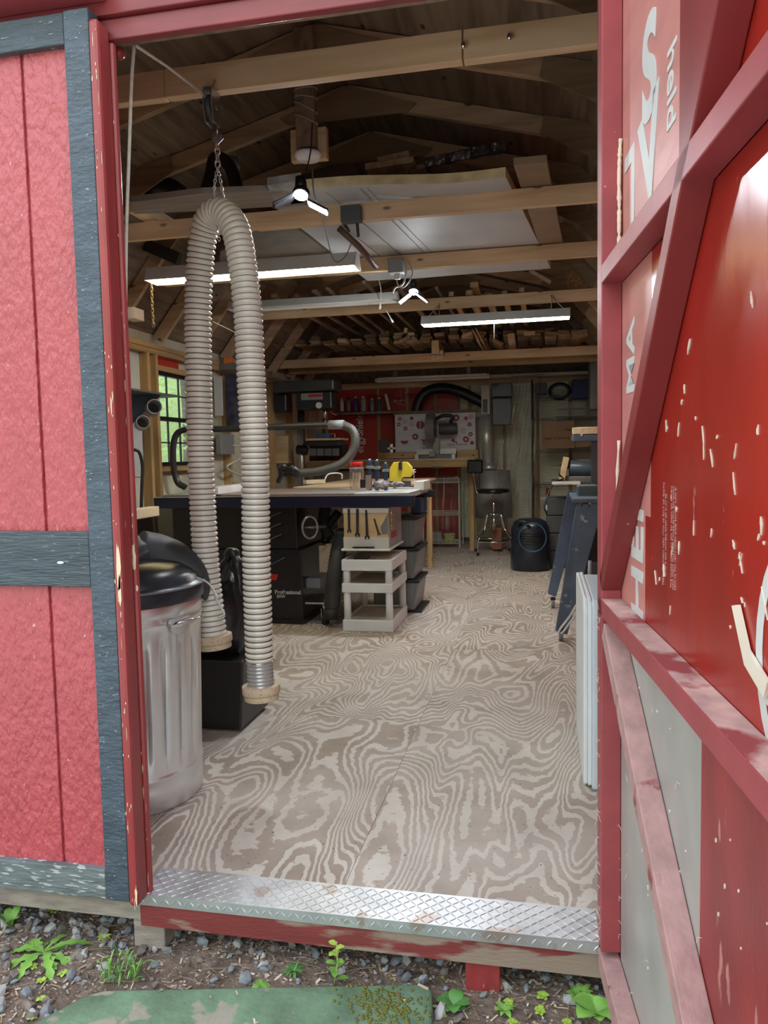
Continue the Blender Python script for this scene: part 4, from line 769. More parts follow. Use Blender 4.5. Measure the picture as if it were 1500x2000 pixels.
mb = MB(); mb.tube([at(548, 300 + 0 * 1, 2.3), at(548, 300, 2.3) + Vector((0, 0, .01))], .003, 5) if 0 else mb.tube(curve([at(415, 628, 2.5), at(440, 640, 2.5), at(470, 655, 2.5)], 4), .002, 5); tag(make('string', mb, ropem), 'thin slack string behind the hose strands', 'string')
# cobweb strand etc left out; things stored on the joists
FZ = 2.392
def slab(px, Z, th, name, lab, cat, m_, group=None, bev=0.):
    mb = MB(); mb.prism([atz(x, y, Z) for x, y in px], (0, 0, th)); o = make(name, mb, m_, bev=bev); return tag(o, lab, cat, group)
fo = thing('foam_board', 'large white foam insulation board with yellow edges lying on the joists', 'foam board', (-.7, 2.8, FZ))
P = [(-1.37, 1.93), (-.80, 1.90), (-.165, 1.96), (-.02, 3.86), (-1.25, 3.80)]
mb = MB()
nx, ny = 24, 8; G = []
for j in range(ny + 1):
    row = []
    for i in range(nx + 1):
        u = i / nx; v = j / ny; x = -1.36 + 1.195 * u + .12 * v * u + .10 * v; y = 1.93 + 1.93 * v; zz = FZ + .004 + (.018 * math.sin(u * 5.5) * (1 - v) ** 3 + .03 * max(0, .3 - u) * (1 - v)); row.append((x, y, zz))
    G.append(row)
B_ = [[mb.bm.verts.new(p) for p in r] for r in G]; T_ = [[mb.bm.verts.new((p[0], p[1], p[2] + .045)) for p in r] for r in G]
for j in range(ny):
    for i in range(nx): mb.mi = 0; mb._f((B_[j][i], B_[j][i + 1], B_[j + 1][i + 1], B_[j + 1][i])); mb._f((T_[j][i], T_[j + 1][i], T_[j + 1][i + 1], T_[j][i + 1]))
mb.mi = 1
for i in range(nx): mb._f((B_[0][i], T_[0][i], T_[0][i + 1], B_[0][i + 1])); mb._f((B_[ny][i], B_[ny][i + 1], T_[ny][i + 1], T_[ny][i]))
for j in range(ny): mb._f((B_[j][0], B_[j + 1][0], T_[j + 1][0], T_[j][0])); mb._f((B_[j][nx], T_[j][nx], T_[j + 1][nx], B_[j + 1][nx]))
make('board', mb, [foamw, foamy], fo)
mb = MB()
for u, du in ((.18, 0), (.28, .01), (.42, -.01), (.45, .0), (.66, .0), (.70, .01), (.76, 0), (.78, 0)):
    mb.beam((-1.36 + 1.195 * u, 1.95, FZ + .004), (-1.20 + 1.25 * u + du, 3.7, FZ + .004), .0035, .001)
make('score_line', mb, mat('pencil line grey', (.22, .20, .20), .7), fo)
slab([(1003, 322), (1068, 316), (1100, 478), (1054, 482)], FZ + .002, .03, 'board', 'tan chipboard strip lying right of the white foam board', 'board', mat('tan board', (.30, .22, .14), .8))
slab([(522, 362), (588, 352), (592, 396), (540, 402)], FZ, .035, 'insulation_offcut', 'grey crumpled insulation piece behind the bright lamp', 'insulation', mat('grey fuzzy insulation', (.30, .30, .30), .9, var=.4, vs_=10, bump=.5, bscale=20))
slab([(255, 395), (395, 378), (560, 372), (600, 400), (400, 412), (262, 418)], FZ + .0, .028, 'board', 'long grey brown board on the joists above the hose', 'board', mat('grey brown board', (.26, .23, .19), .8, var=.25, vs_=6, stretch=(.4, 4, 1)))
slab([(520, 440), (690, 420), (760, 520), (740, 535), (560, 545), (430, 552), (430, 492)], 2.43, .02, 'plywood_sheet', 'grey plywood sheet lying on the joists behind the hose', 'plywood sheet', mat('grey ply', (.20, .18, .15), .8, var=.2))
slab([(800, 525), (1052, 512), (1052, 524), (800, 545)], 2.392, .02, 'insulation_strip', 'thin white panel on the joists above the outlet box', 'panel', foamw)
fs = thing('foil_strip', 'crinkled dark foil faced strip on top of the foam board', 'foil strip', at(900, 315, 2.3))
mb = MB(); q0 = at(830, 322, 2.35); q1 = at(985, 288, 2.35)
n = 30; A_ = []; 
for i in range(n + 1):
    t = i / n; p = q0.lerp(q1, t); A_.append([mb.bm.verts.new(p + Vector((0, random.uniform(-.006, .006), dz))) for dz in (-.012, .012, .036)])
for i in range(n):
    for k in range(2): mb._f((A_[i][k], A_[i + 1][k], A_[i + 1][k + 1], A_[i][k + 1]))
o = make('foil_face', mb, foilblk, fs); so_ = o.modifiers.new('thick', 'SOLIDIFY'); so_.thickness = .03; so_.offset = -1 if 0 else 1
for i, (a, b, c, d, lab) in enumerate(((713, 312, 808, 324, 'flat grey board offcut on the foam board, furthest left'), (738, 300, 800, 314, 'raised tan board offcut behind the grey one on the foam board'), (760, 322, 790, 331, 'small pale block under the offcuts on the foam board'), (803, 322, 830, 330, 'small pale block left of the foil strip'))):
    mb = MB(); bxp(mb, a, b, c, d, 2.36 + .12 * i, .10); mb2 = make('board_offcut', mb, [w_len, w_len, w_pale, w_pale][i]); tag(mb2, lab, 'offcut', 'offcuts on the foam board'); mb2.rotation_euler = (0, R((-3, -6, -4, -4)[i]), 0)
mb = MB(); bxp(mb, 250, 392, 280, 414, 2.0, .5); tag(make('timber_block', mb, w_pale), 'pale timber block resting above the second joist at the far left', 'timber block')
ck = thing('black_funnel', 'black plastic hose and funnel shapes stored above the left joists', 'plastic fittings', at(430, 340, 2.35))
mb = MB(); mb.tube(curve([at(395, 400, 2.25), at(412, 340, 2.28), at(420, 310, 2.3), at(440, 315, 2.3), at(455, 340, 2.28), at(470, 400, 2.25)], 6), .035, 14); make('bent_pipe', mb, black, ck)
mb = MB(); mb.cyl(at(448, 312, 2.35), at(452, 330, 2.35), .05, .05, 20); make('collar', mb, grey, ck)
mb = MB(); mb.tube(curve([at(292, 385, 2.6), at(300, 368, 2.6), at(330, 366, 2.6), at(352, 380, 2.6)], 6), .055, 16); tag(make('black_pipe', mb, black), 'fat glossy black pipe bend lying on the joists at the left', 'pipe')
mb = MB(); bxp(mb, 1108, 330, 1170, 560, 5.45, .012); tag(make('strand_board', mb, osb), 'reddish oriented strand board panel standing high at the right', 'board')
mb = MB(); bxp(mb, 275, 478, 345, 502, 2.9, .05); 
o = tag(make('shingle_scrap', mb, mat('black ragged felt', (.03, .028, .025), .9, bump=.8)), 'ragged black felt scrap tucked into the left rafters', 'felt scrap'); o.rotation_euler = (0, R(25), 0)
# thin battens lying along the shed above the rear joists
random.seed(21)
for i in range(9):
    x = -2.1 + .16 * i + random.uniform(-.03, .03); mb = MB(); mb.box(x, x + random.uniform(.02, .05), 3.9 + random.uniform(0, .4), 6.9, 2.395, 2.415)
    tag(make('batten', mb, w_dark), 'thin dark batten lying lengthways on the rear joists', 'batten', 'battens on the rear joists')
for i in range(5):
    x = -.75 + .14 * i; mb = MB(); mb.box(x, x + random.uniform(.03, .06), 4.5 + random.uniform(0, .5), 6.9, 2.395, 2.43)
    tag(make('batten', mb, w_len), 'brown batten lying lengthways above the right shop light', 'batten', 'brown battens above the right shop light')
mb = MB(); mb.beam(at(1035, 528, 4.5), at(1075, 552, 4.5), .05, .02); tag(make('short_stick', mb, w_len), 'short brown stick poking above the fourth joist', 'stick')
mb = MB(); bxp(mb, 918, 551, 934, 561, 4.58, .3); tag(make('wood_block', mb, w_bench), 'small brown block sitting on the fourth joist', 'block')

# offcut pile: every piece its own thing
def offcut(px, py, w, h, spin, m_, dep=.5, Y=6.2, lab=None, grp='offcuts piled on the rear beam'):
    c = at(px, py, Y); mb = MB(); mb.ob((0, dep / 2, 0), (w, dep, h)); o = make('lumber_offcut', mb, m_, bev=.0015, local=True); o.location = c; o.rotation_euler = (0, spin, random.uniform(-.02, .02))
    return tag(o, lab or 'short sawn timber offcut lying in the pile on the rear beam', 'offcut', grp)
random.seed(31)
for px in range(588, 1150, 27):
    base = 676 - (px - 588) * .030; lay = 3 if px > 700 else 2; y = base
    for k in range(lay + random.choice((0, 0, 1))):
        h = random.uniform(.018, .036); w = random.uniform(.075, .128)
        offcut(px + random.uniform(-2, 2), y - h * 93, w, h, random.uniform(-.02, .04) + (.0 if k < 2 else random.uniform(-.10, .14)), random.choice([w_len, w_len, w_dark, w_dark, w_bench]), random.uniform(.4, .8), 6.22 + random.uniform(-.07, .08)); y -= h * 186 + 1
for a in [(668, 665, .10, .035, .10, w_pale, 'pale board offcut tilted at the left of the pile'), (792, 645, .035, .05, .2, w_pale, 'small pale block on the very top of the left heap'), (803, 652, .07, .028, -.02, w_pale, 'bright pale board end near the top of the left heap'), (790, 662, .12, .03, -.45, w_len, 'brown board leaning against the left heap'), (812, 664, .10, .03, .75, w_len, 'board sloping down on the right of the left heap'),
          (850, 677, .075, .13, 0, w_pale, 'tall pale timber end standing upright in the middle'), (912, 653, .10, .022, -.35, w_pale, 'pale wide slat leaning left in the middle heap'), (930, 658, .014, .18, -.45, w_pale, 'left one of two bright thin strips leaning in the middle'), (937, 656, .014, .18, -.45, w_pale, 'right one of two bright thin strips leaning in the middle'), (972, 668, .11, .035, .5, w_bench, 'orange brown board leaning down right of the pull cord'),
          (999, 661, .07, .10, -.08, w_pale, 'pale upright block standing right of the pull cord'), (1034, 650, .11, .03, 0, w_pale, 'pale board end on top of the right heap'), (1080, 651, .12, .03, .08, w_bench, 'orange board end on the far right heap'), (1132, 652, .15, .07, -.15, w_len, 'thick rounded offcut at the right end of the pile'), (862, 688, .035, .04, 0, w_pale, 'small pale cube end low in the middle of the pile')]:
    offcut(a[0], a[1], a[2], a[3], a[4], a[5], .4, 6.14, a[6])
mb = MB(); c = at(855, 712, 6.28); mb.box(c.x - .06, c.x + .06, 6.262, 6.298, c.z + .045, c.z + .09); tag(make('cleat', mb, w_pale), 'small pale cleat nailed to the front of the rear beam', 'cleat')

# ---------------------------------------------------------------- back wall: bench, saw panel, shelves, drill press
YBN = 7.1
bc = thing('back_bench', 'pine workbench with drawers along the back wall', 'workbench', (-1.4, 7.55, 0))
zt = at(800, 897, YBN).z; xa = XL + .02; xb = at(927, 900, YBN).x
mb = MB(); mb.box(xa, xb, YBN, 7.95, zt - .012, zt); make('bench_top', mb, mat('pale laminate top', (.50, .50, .46), .4), bc, .002)
mb = MB(); mb.box(xa, xb, YBN + .01, YBN + .03, zt - .10, zt - .014); make('front_apron', mb, w_bench, bc, .002)
for x in (xa + .02, (xa + xb) / 2, xb - .07): mb = MB(); mb.box(x, x + .05, YBN + .04, YBN + .09, 0.0, zt - .012); make('leg', mb, w_stud, bc)
mb = MB(); q = at(853, 912, YBN); mb.box(q.x - .06, q.x + .06, YBN - .004, YBN + .009, q.z - .012, q.z + .006); make('drawer_pull', mb, dgrey, bc)
mb = MB(); mb.box(xb - .35, xb, YBN + .10, 7.93, .0, .02) if 0 else mb.box(xa + .02, xb - 1.1, YBN + .12, 7.9, .02, zt - .12); make('cupboard', mb, w_dark, bc)
for i, (a, b, c, d) in enumerate(((893, 879, 934, 890), (740, 884, 812, 890))):
    mb = MB(); bxp(mb, a, b, c, d + 6, 7.25, .2); tag(make('bench_riser', mb, w_bench, bev=.002), ('right' if i == 0 else 'left') + ' pine riser block beside the mitre saw on the back bench', 'block')
pn = thing('decorated_board', 'white plank board printed with red dots behind the mitre saw', 'board', at(850, 845, 7.47))
p0 = at(771, 810, 7.47); p1 = at(929, 880, 7.47); BZ0, BZ1 = p1.z, p0.z; mb = MB(); mb.box(p0.x, p1.x, 7.47, 7.49, BZ0, BZ1); make('board', mb, mat('white washed planks', (.60, .60, .63), .5, var=.12, vs_=10, stretch=(.4, 1, 6)), pn)
mb = MB(); mb.box(p0.x - .02, p1.x + .04, 7.45, 7.51, BZ1, BZ1 + .035); make('top_rail', mb, w_dark, pn)
darkred = mat('printed dark red', (.28, .02, .045), .5); wdot = mat('printed white dot', (.7, .7, .72), .5)
dots = [(781, 818, 4.2, 1), (779, 829, 4, 1), (791, 824, 4.5, 3), (804, 817, 4, 0), (804, 829, 4.6, 3), (821, 830, 9, 2), (837, 818, 7, 1), (792, 837, 4.3, 1), (811, 853, 6.5, 1), (891, 816, 7, 1), (910, 817, 4, 0), (920, 813, 4.5, 3), (917, 829, 4.2, 1), (905, 841, 5, 3), (919, 848, 4.6, 1), (910, 858, 6.5, 1), (922, 865, 4.2, 0)]
for px, py, r, k in dots:
    c = at(px, py, 7.47); r = r / 1500 * 8.5; mb = MB(); mb.mi = 0
    def disc(mb, rad, y): mb.prism([(c.x + rad * math.cos(a), y, c.z + rad * math.sin(a)) for a in [i * 6.2832 / 24 for i in range(24)]], (0, .0006, 0))
    disc(mb, r, 7.4685); mb.mi = 1
    if k in (1, 3): disc(mb, r * (.35 if k == 1 else .78), 7.4678)
    if k == 3: mb.mi = 0; disc(mb, r * .3, 7.467)
    if k == 2: mb.box(c.x - .006, c.x + .002, 7.4672, 7.468, c.z - r, c.z + r)
    make('printed_dot', mb, [darkred, wdot], pn)
mb = MB(); c = at(790, 861, 7.47); r = .05; mb.prism([(c.x + r * math.cos(a), 7.4685, c.z + r * math.sin(a) * .8) for a in [math.pi + i * math.pi / 14 for i in range(15)]], (0, .0006, 0))
for a in (-50, -25, 0, 25, 50): mb.beam(c + Vector((math.sin(R(a)) * .02, -.0015, .01)), c + Vector((math.sin(R(a)) * .055, -.0015, .01 + .045 * math.cos(R(a)))), .004, .0006)
make('printed_saw_blade', mb, darkred, pn)
mb = MB(); c = at(828, 863, 7.47); mb.box(c.x - .03, c.x + .025, 7.4678, 7.4684, c.z + .012, c.z + .028); mb.box(c.x - .006, c.x + .008, 7.4678, 7.4684, c.z - .02, c.z + .012); mb.box(c.x - .014, c.x + .016, 7.4678, 7.4684, c.z - .03, c.z - .02); make('printed_drill', mb, darkred, pn)
c = at(893, 868, 7.466); text('Chris Andrew', .042, facing_front(c), mat('printed purple', (.2, .04, .12), .5), pn, bold=.0004)
mb = MB(); c = at(885, 860, 7.47); mb.prism([(c.x + .02 * math.cos(a), 7.4678, c.z + .022 * math.sin(a)) for a in [i * 6.2832 / 16 for i in range(16)]], (0, .0006, 0)); mb.prism([c + Vector((.012, -.0022, -.01)), c + Vector((.055, -.0022, -.022)), c + Vector((.05, -.0022, -.034)), c + Vector((.008, -.0022, -.022))], (0, .0006, 0)); make('printed_tool', mb, darkred, pn)
ms = thing('mitre_saw', 'dark grey sliding mitre saw on the back bench before the board', 'mitre saw', at(850, 888, 7.25))
c = at(866, 838, 7.25); mb = MB(); mb.cyl(c + Vector((-.05, 0, 0)), c + Vector((.16, 0, 0)), .066, n=20); make('motor', mb, dgrey, ms, .004)
mb = MB(); c2 = at(850, 838, 7.25); mb.prism([c2 + Vector((0, math.cos(a) * .15, math.sin(a) * .18)) for a in [i * math.pi / 12 - .9 for i in range(20)]], (-.10, 0, 0)); make('blade_guard', mb, mat('grey blade guard', (.16, .15, .15), .45), ms, .004)
mb = MB(); mb.tube(curve([at(852, 818, 7.2), at(866, 812, 7.17), at(884, 814, 7.17), at(880, 825, 7.2)], 5), .022, 10); make('handle', mb, black, ms)
mb = MB(); bxp(mb, 812, 877, 848, 888, 7.3, .02); bxp(mb, 856, 876, 891, 887, 7.3, .02); make('fence', mb, mat('cast aluminium', (.45, .46, .46), .4, .6), ms, .002)
mb = MB(); bxp(mb, 818, 888, 888, 901, 7.21, .22); make('turntable', mb, mat('dark cast base', (.12, .12, .12), .4, .5), ms, .004)
mb = MB(); bxp(mb, 810, 888, 817, 902, 7.19, .2); bxp(mb, 882, 887, 889, 902, 7.19, .2); make('base_foot', mb, offwhite, ms, .003)
mb = MB(); bxp(mb, 845, 855, 858, 892, 7.25, .06); bxp(mb, 838, 882, 850, 892, 7.15, .06); make('arm', mb, iron, ms, .004)

dp = thing('drill_press', 'large dark green grey floor drill press against the back left', 'drill press', (-2.3, 6.0, 0)); YD = 6.0
zg = mat('very dark green paint', (.020, .028, .028), .35, var=.2)
mb = MB(); bxp(mb, 532, 742, 652, 764, YD - .1, .35); make('belt_cover', mb, mat('dark cover paint', (.05, .055, .055), .35), dp, .02)
mb = MB(); bxp(mb, 578, 765, 648, 799, YD - .05, .25); make('head', mb, zg, dp, .015)
mb = MB(); bxp(mb, 533, 769, 560, 805, YD + .05, .2); make('motor', mb, black, dp, .02)
mb = MB(); mb.cyl(at(588, 800, YD + .15), at(590, 1010, YD + .15), .038, n=18); make('column', mb, steel, dp)
mb = MB(); c = at(624, 792, YD - .06); mb.cyl(c + Vector((0, -.03, 0)), c, .032, n=22); make('feed_hub', mb, offwhite, dp)
mb = MB(); bxp(mb, 588, 768, 630, 781, YD - .058, .006); make('name_plate', mb, mat('plate silver', (.35, .37, .36), .35, .5), dp)
mb = MB(); bxp(mb, 602, 770, 629, 775, YD - .062, .003); make('plate_red', mb, mat('plate red', (.35, .02, .03), .4), dp)
mb = MB(); mb.cyl(at(635, 799, YD + .05), at(635, 818, YD + .05), .03, .018, 16); mb.cyl(at(635, 818, YD + .05), at(635, 829, YD + .05), .008, n=10); make('chuck', mb, steel, dp)
mb = MB(); bxp(mb, 597, 856, 664, 860, YD - .05, .35); make('work_table', mb, w_ply, dp)
mb = MB(); bxp(mb, 595, 861, 662, 870, YD, .25); mb.cyl(at(580, 878, YD + .1), at(600, 880, YD + .1), .05, n=16); make('table_bracket', mb, blackm, dp, .005)
mb = MB(); mb.tube([at(640, 802, YD - .06), at(657, 811, YD - .12)], .005, 8); make('feed_lever', mb, chrome, dp)
mb = MB(); bxp(mb, 560, 1000, 640, 1040, YD, .4); make('base', mb, blackm, dp, .01)
mb = MB(); bxp(mb, 616, 846, 642, 856, YD - .02, .12); tag(make('vise', mb, blue, bev=.005), 'small dark blue vise on the drill press table', 'vise')
mb = MB(); mb.tube([at(645, 847, YD - .1), at(654, 847, YD - .1), at(654, 861, YD - .1)], .005, 6); tag(make('hex_key', mb, chrome), 'bright bent hex key at the edge of the drill press table', 'hex key')
mb = MB(); bxp(mb, 538, 851, 562, 905, YD + .2, .2); tag(make('wooden_case', mb, w_ply, bev=.004), 'open wooden box on the wall left of the drill press column', 'box')
tl = thing('drawer_rack', 'dark small parts rack below the drill press table', 'drawer rack', at(630, 880, 7.35)); mb = MB(); bxp(mb, 598, 868, 668, 892, 7.35, .3); make('case', mb, blackm, tl)
for i in range(4): mb = MB(); bxp(mb, 604 + 15 * i, 876, 617 + 15 * i, 890, 7.33, .02); make('drawer', mb, grey, tl)
# shelf with bottles and cans
mb = MB(); bxp(mb, 655, 804, 805, 808, 7.6, .3); tag(make('wall_shelf', mb, w_dark), 'dark wall shelf carrying spray cans over the red insulation', 'shelf')
CANS = [(668, 778, 9, offwhite, 'white'), (681, 776, 10, mat('olive can', (.20, .18, .10), .5), 'olive brown'), (695, 774, 10, mat('blue can', (.04, .05, .22), .4), 'dark blue'), (710, 774, 12, mat('grey green can', (.30, .33, .30), .4), 'pale grey green'), (727, 778, 10, mat('dull silver can', (.25, .27, .26), .35, .4), 'dull silver'), (741, 776, 9, mat('teal bottle', (.03, .12, .13), .4), 'dark teal')]
for px, py, w, m_, nm in CANS:
    a = at(px, 803.5, 7.68); b = at(px, py, 7.68); r = w / 2 / 1500 * 8.7; o = thing('spray_can', f'{nm} can standing on the dark shelf before the red insulation', 'can', a, group='cans on the back shelf')
    mb = MB(); hh = b.z - a.z; mb.lathe([(r * .96, 0), (r, .004), (r, hh * .78), (r * .7, hh * .86), (.0001, hh * .865)], a, 18); make('body', mb, m_, o); mb = MB(); mb.cyl(a + Vector((0, 0, hh * .86)), a + Vector((0, 0, hh)), r * .55, n=14); make('cap', mb, offwhite if nm != 'olive brown' else black, o)
mb = MB(); c = at(757, 785, 7.65); mb.ob(c, (.035, .02, .20), (0, -.2, 0)); tag(make('white_bracket', mb, offwhite), 'slanted pale strip leaning between the cans and the printed globe', 'strip')
# printed globe mark on red insulation
mb = MB(); c = at(781, 776, YB + .028); Rg = .10
def arcpts(f, n=12): return [f(i / n) for i in range(n + 1)]
for zz in (-.03, .035): mb.tube(arcpts(lambda t: c + Vector(((t - .5) * .17, 0, zz - .015 * math.sin(t * 3.14)))), .0035, 4)
mb.tube(arcpts(lambda t: c + Vector((.0 + .02 * math.sin(t * 3), 0, .09 - .17 * t))), .0035, 4); mb.tube(arcpts(lambda t: c + Vector((-.09 + .17 * t, 0, -.03 - .065 * math.sin(t * 2.2)))), .006, 4); make('printed_globe', mb, MATS['printed white'], wb)
p = at(794, 776, YB + .026); text('HUNT', .05, Matrix.Translation(p) @ Matrix.Rotation(R(-90), 4, 'Y') @ Matrix.Rotation(R(90), 4, 'X'), MATS['printed white'], wb, bold=.001)
mb = MB(); P = curve([at(812, 812, 7.55), at(818, 785, 7.55), at(834, 765, 7.55), at(862, 758, 7.55), at(895, 764, 7.55), at(930, 780, 7.55), at(950, 790, 7.55)], 10); mb.tube(P, [.065 if i % 2 else .060 for i in range(len(P))], 16); tag(make('black_duct_hose', mb, black), 'fat black hose arching over the printed board to the collector', 'hose')
# dust collector cylinder
dc = thing('dust_collector', 'vertical silver dust collector pipe with a pale upper housing', 'dust collector', at(950, 905, 7.4))
mb = MB(); mb.cyl(at(953, 903, 7.4), at(949, 812, 7.4), .062, .066, 28); make('pipe', mb, mat('bright duct pipe', (.62, .62, .60), .3, .45), dc)
mb = MB(); q = at(951, 843, 7.4); mb.cyl(q + Vector((0, 0, -.01)), q + Vector((0, 0, .012)), .060, n=28); make('band', mb, black, dc)
mb = MB(); bxp(mb, 940, 752, 957, 809, 7.38, .1); make('housing', mb, mat('aged white housing', (.42, .43, .38), .5), dc, .004); mb = MB(); bxp(mb, 943, 780, 952, 806, 7.375, .004); make('sight_slot', mb, dgrey, dc)
mb = MB(); mb.lathe([(.09, -.05), (.10, -.02), (.07, .0), (.055, .03)], at(955, 908, 7.4), 24); make('lower_flange', mb, galv, dc)
mb = MB(); mb.cyl(at(962, 1010, 7.47), at(962, 918, 7.47), .24, .21, 40); make('drum', mb, mat('dull grey drum', (.34, .34, .33), .45, .1, var=.2), dc)
mb = MB(); bxp(mb, 960, 748, 1000, 775, 7.3, .2); bxp(mb, 962, 778, 998, 830, 7.35, .2); tag(make('control_box', mb, blackm, bev=.006), 'dark control boxes mounted right of the collector housing', 'control box')
# clear plastic curtain
cu = thing('plastic_curtain', 'clear crumpled plastic sheet hanging beside the silver collector', 'plastic sheet', at(1005, 1060, 6.9)); mb = MB(); mb.sm = True
rows = [(735, 1003, 1060, .0), (780, 1000, 1058, .02), (830, 985, 1057, .03), (880, 975, 1054, .03), (930, 965, 1052, .04), (980, 958, 1050, .05), (1040, 955, 1048, .06), (1068, 955, 1046, .06)]
nX = 60; G = []
for i, (y, a, b, s_) in enumerate(rows):
    G.append([mb.bm.verts.new(at(a + (b - a) * k / nX, y, 7.12) + Vector((0, .03 * math.sin(k * .45 + .25 * math.sin(i)) + .006 * math.sin(k * 1.3 + i) + .03 * noise.noise(Vector((k * .2, i * .9, 0))), 0))) for k in range(nX + 1)])
for i in range(len(G) - 1):
    for k in range(nX): mb._f((G[i][k], G[i][k + 1], G[i + 1][k + 1], G[i + 1][k]))
o = make('sheet', mb, film, cu); ss = o.modifiers.new('sub', 'SUBSURF'); ss.levels = ss.render_levels = 2
mb = MB(); mb.cyl(at(1000, 735, 7.12), at(1062, 732, 7.12), .008, n=8); make('hanging_rod', mb, grey, cu)
mb = MB(); bxp(mb, 958, 728, 1158, 734, 7.65, .03); tag(make('white_batten', mb, offwhite), 'thin white strip along the top of the back wall at right', 'strip')

# wire rack, right rear
rk = thing('wire_rack', 'black wire shelving rack in the back right corner', 'wire rack', at(1110, 1060, 7.6)); x0, x1 = at(1040, 900, 7.35).x, .68
SHZ = [at(1100, y, 7.35).z for y in (771, 816, 879, 945)]
for z in SHZ:
    mb = MB()
    for y in (7.35, 7.85): mb.box(x0, x1, y - .005, y + .005, z - .03, z - .025); mb.box(x0, x1, y - .005, y + .005, z - .005, z)
    n = 26
    for i in range(n + 1):
        x = x0 + (x1 - x0) * i / n; mb.box(x - .0025, x + .0025, 7.35, 7.85, z - .004, z)
        if i < n: mb.beam((x, 7.35, z - .027 if i % 2 else z - .003), (x + (x1 - x0) / n, 7.35, z - .003 if i % 2 else z - .027), .004, .004)
    make('wire_shelf', mb, blackm, rk)
for x in (x0, x1):
    for y in (7.35, 7.85): mb = MB(); mb.cyl((x, y, 0), (x, y, 1.95), .012, n=10); make('post', mb, blackm, rk)
def rbox(name, px, Y, dep, m_, lab, cat, bev=.004, spin=None):
    mb = MB(); bxp(mb, *px, Y, dep); o = tag(make(name, mb, m_, bev=bev), lab, cat)
    if spin: o.rotation_euler = spin
    return o
cb = thing('cardboard_box', 'brown cardboard box with faded print on the middle wire shelf', 'box', at(1095, 877, 7.37)); mb = MB(); bxp(mb, 1057, 822, 1122, 876, 7.37, .3); make('carton', mb, cardboard, cb, .003)
text('made delivered.', .045, facing_front(at(1088, 856, 7.367)), mat('faded box print', (.05, .035, .03), .7), cb, bold=.0012); text('fresh', .05, facing_front(at(1113, 839, 7.367)), MATS['faded box print'], cb, bold=.001)
rbox('cardboard_box', (1123, 850, 1150, 873), 7.35, .2, cardboard, 'smaller plain brown box to the right of the large carton', 'box')
rbox('blue_case', (1118, 740, 1150, 778), 7.3, .25, mat('deep blue fabric', (.02, .025, .10), .6), 'dark blue case hanging on the upper wire shelf', 'case')
mb = MB(); c = at(1093, 764, 7.5)
for i in range(6): r = .10 + .01 * (i % 3); mb.tube([c + Vector((math.cos(a) * r, i * .012 - .03, math.sin(a) * r * .75 + (0 if i else .0))) for a in [k * 6.2832 / 30 for k in range(30)]], .012, 8, closed=True)
tag(make('cable_coil', mb, black), 'thick coil of black cable on the top wire shelf', 'cable coil')
rbox('black_case', (1045, 748, 1068, 769), 7.4, .25, black, 'small black case at the left end of the top wire shelf', 'case')
for i, (a, b, c_2, d) in enumerate(((1087, 787, 1144, 797), (1085, 799, 1143, 811))):
    k = thing('wire_basket', ('upper' if i == 0 else 'lower') + ' pale wire basket on the second wire shelf', 'basket', at((a + c_2) / 2, d, 7.4)); mb = MB(); p = at(a, b, 7.4); q = at(c_2, d, 7.4)
    for zz in (p.z, q.z): mb.box(p.x, q.x, 7.395, 7.4, zz - .003, zz + .003); mb.box(p.x, q.x, 7.65, 7.655, zz - .003, zz + .003)
    for j in range(31):
        x = p.x + (q.x - p.x) * j / 30; mb.box(x - .0018, x + .0018, 7.395, 7.4, q.z, p.z); mb.box(x - .0018, x + .0018, 7.65, 7.655, q.z, p.z); mb.box(x - .0018, x + .0018, 7.4, 7.65, q.z - .002, q.z + .002)
    make('wirework', mb, mat('pale basket wire', (.50, .50, .42), .5), k)
# motor and tools on the right bench
rb = thing('side_bench', 'dark side bench with a white edge at the right rear carrying the motor', 'workbench', at(1100, 942, 5.3)); zb = at(1100, 941, 5.1).z; xl = at(1078, 941, 5.1).x
mb = MB(); mb.box(xl, .74, 5.1, 5.9, zb - .02, zb); make('bench_top', mb, dgrey, rb, .002); mb = MB(); mb.box(xl, xl + .24, 5.085, 5.099, zb - .022, zb + .004); make('edge_strip', mb, offwhite, rb)
for x in (xl + .26, .70):
    for y in (5.13, 5.82): mb = MB(); mb.box(x, x + .04, y, y + .04, 0, zb - .021); make('leg', mb, blackm, rb)
mt = thing('machine_motor', 'dark blue grey electric motor housing at the right edge', 'motor', at(1135, 925, 5.4)); mb = MB(); mb.cyl(at(1112, 915, 5.4), at(1175, 917, 5.4), .075, n=26); make('housing', mb, mat('motor paint', (.045, .065, .09), .35), mt, .006)
mb = MB(); bxp(mb, 1128, 897, 1165, 908, 5.35, .15); make('terminal_box', mb, dgrey, mt, .006); mb = MB(); bxp(mb, 1105, 930, 1165, 941, 5.35, .2); make('mount', mb, iron, mt, .005)
mb = MB(); mb.tube(curve([at(1104, 905, 5.35), at(1092, 925, 5.3), at(1100, 935, 5.3), at(1080, 945, 5.2), at(1064, 985, 5.1), at(1068, 1005, 5.1)], 6), .008, 7); make('power_cord', mb, black, mt)
mb = MB(); mb.cyl(at(1104, 903, 5.38), at(1110, 915, 5.38), .05, n=18); make('fan_cover', mb, blackm, mt)
o = rbox('leaning_board', (1091, 892, 1103, 938), 5.3, .02, w_ply, 'small tan board leaning left of the motor', 'board', spin=(0, .2, 0))
vb = thing('clamp_head', 'blue steel clamp head with a pale timber block on top at right', 'clamp', at(1140, 860, 4.6)); mb = MB(); bxp(mb, 1118, 849, 1172, 862, 4.6, .2); make('jaw', mb, bluestand, vb, .008); mb = MB(); bxp(mb, 1119, 834, 1172, 848, 4.6, .2); make('timber_block', mb, w_pale, vb, .004)
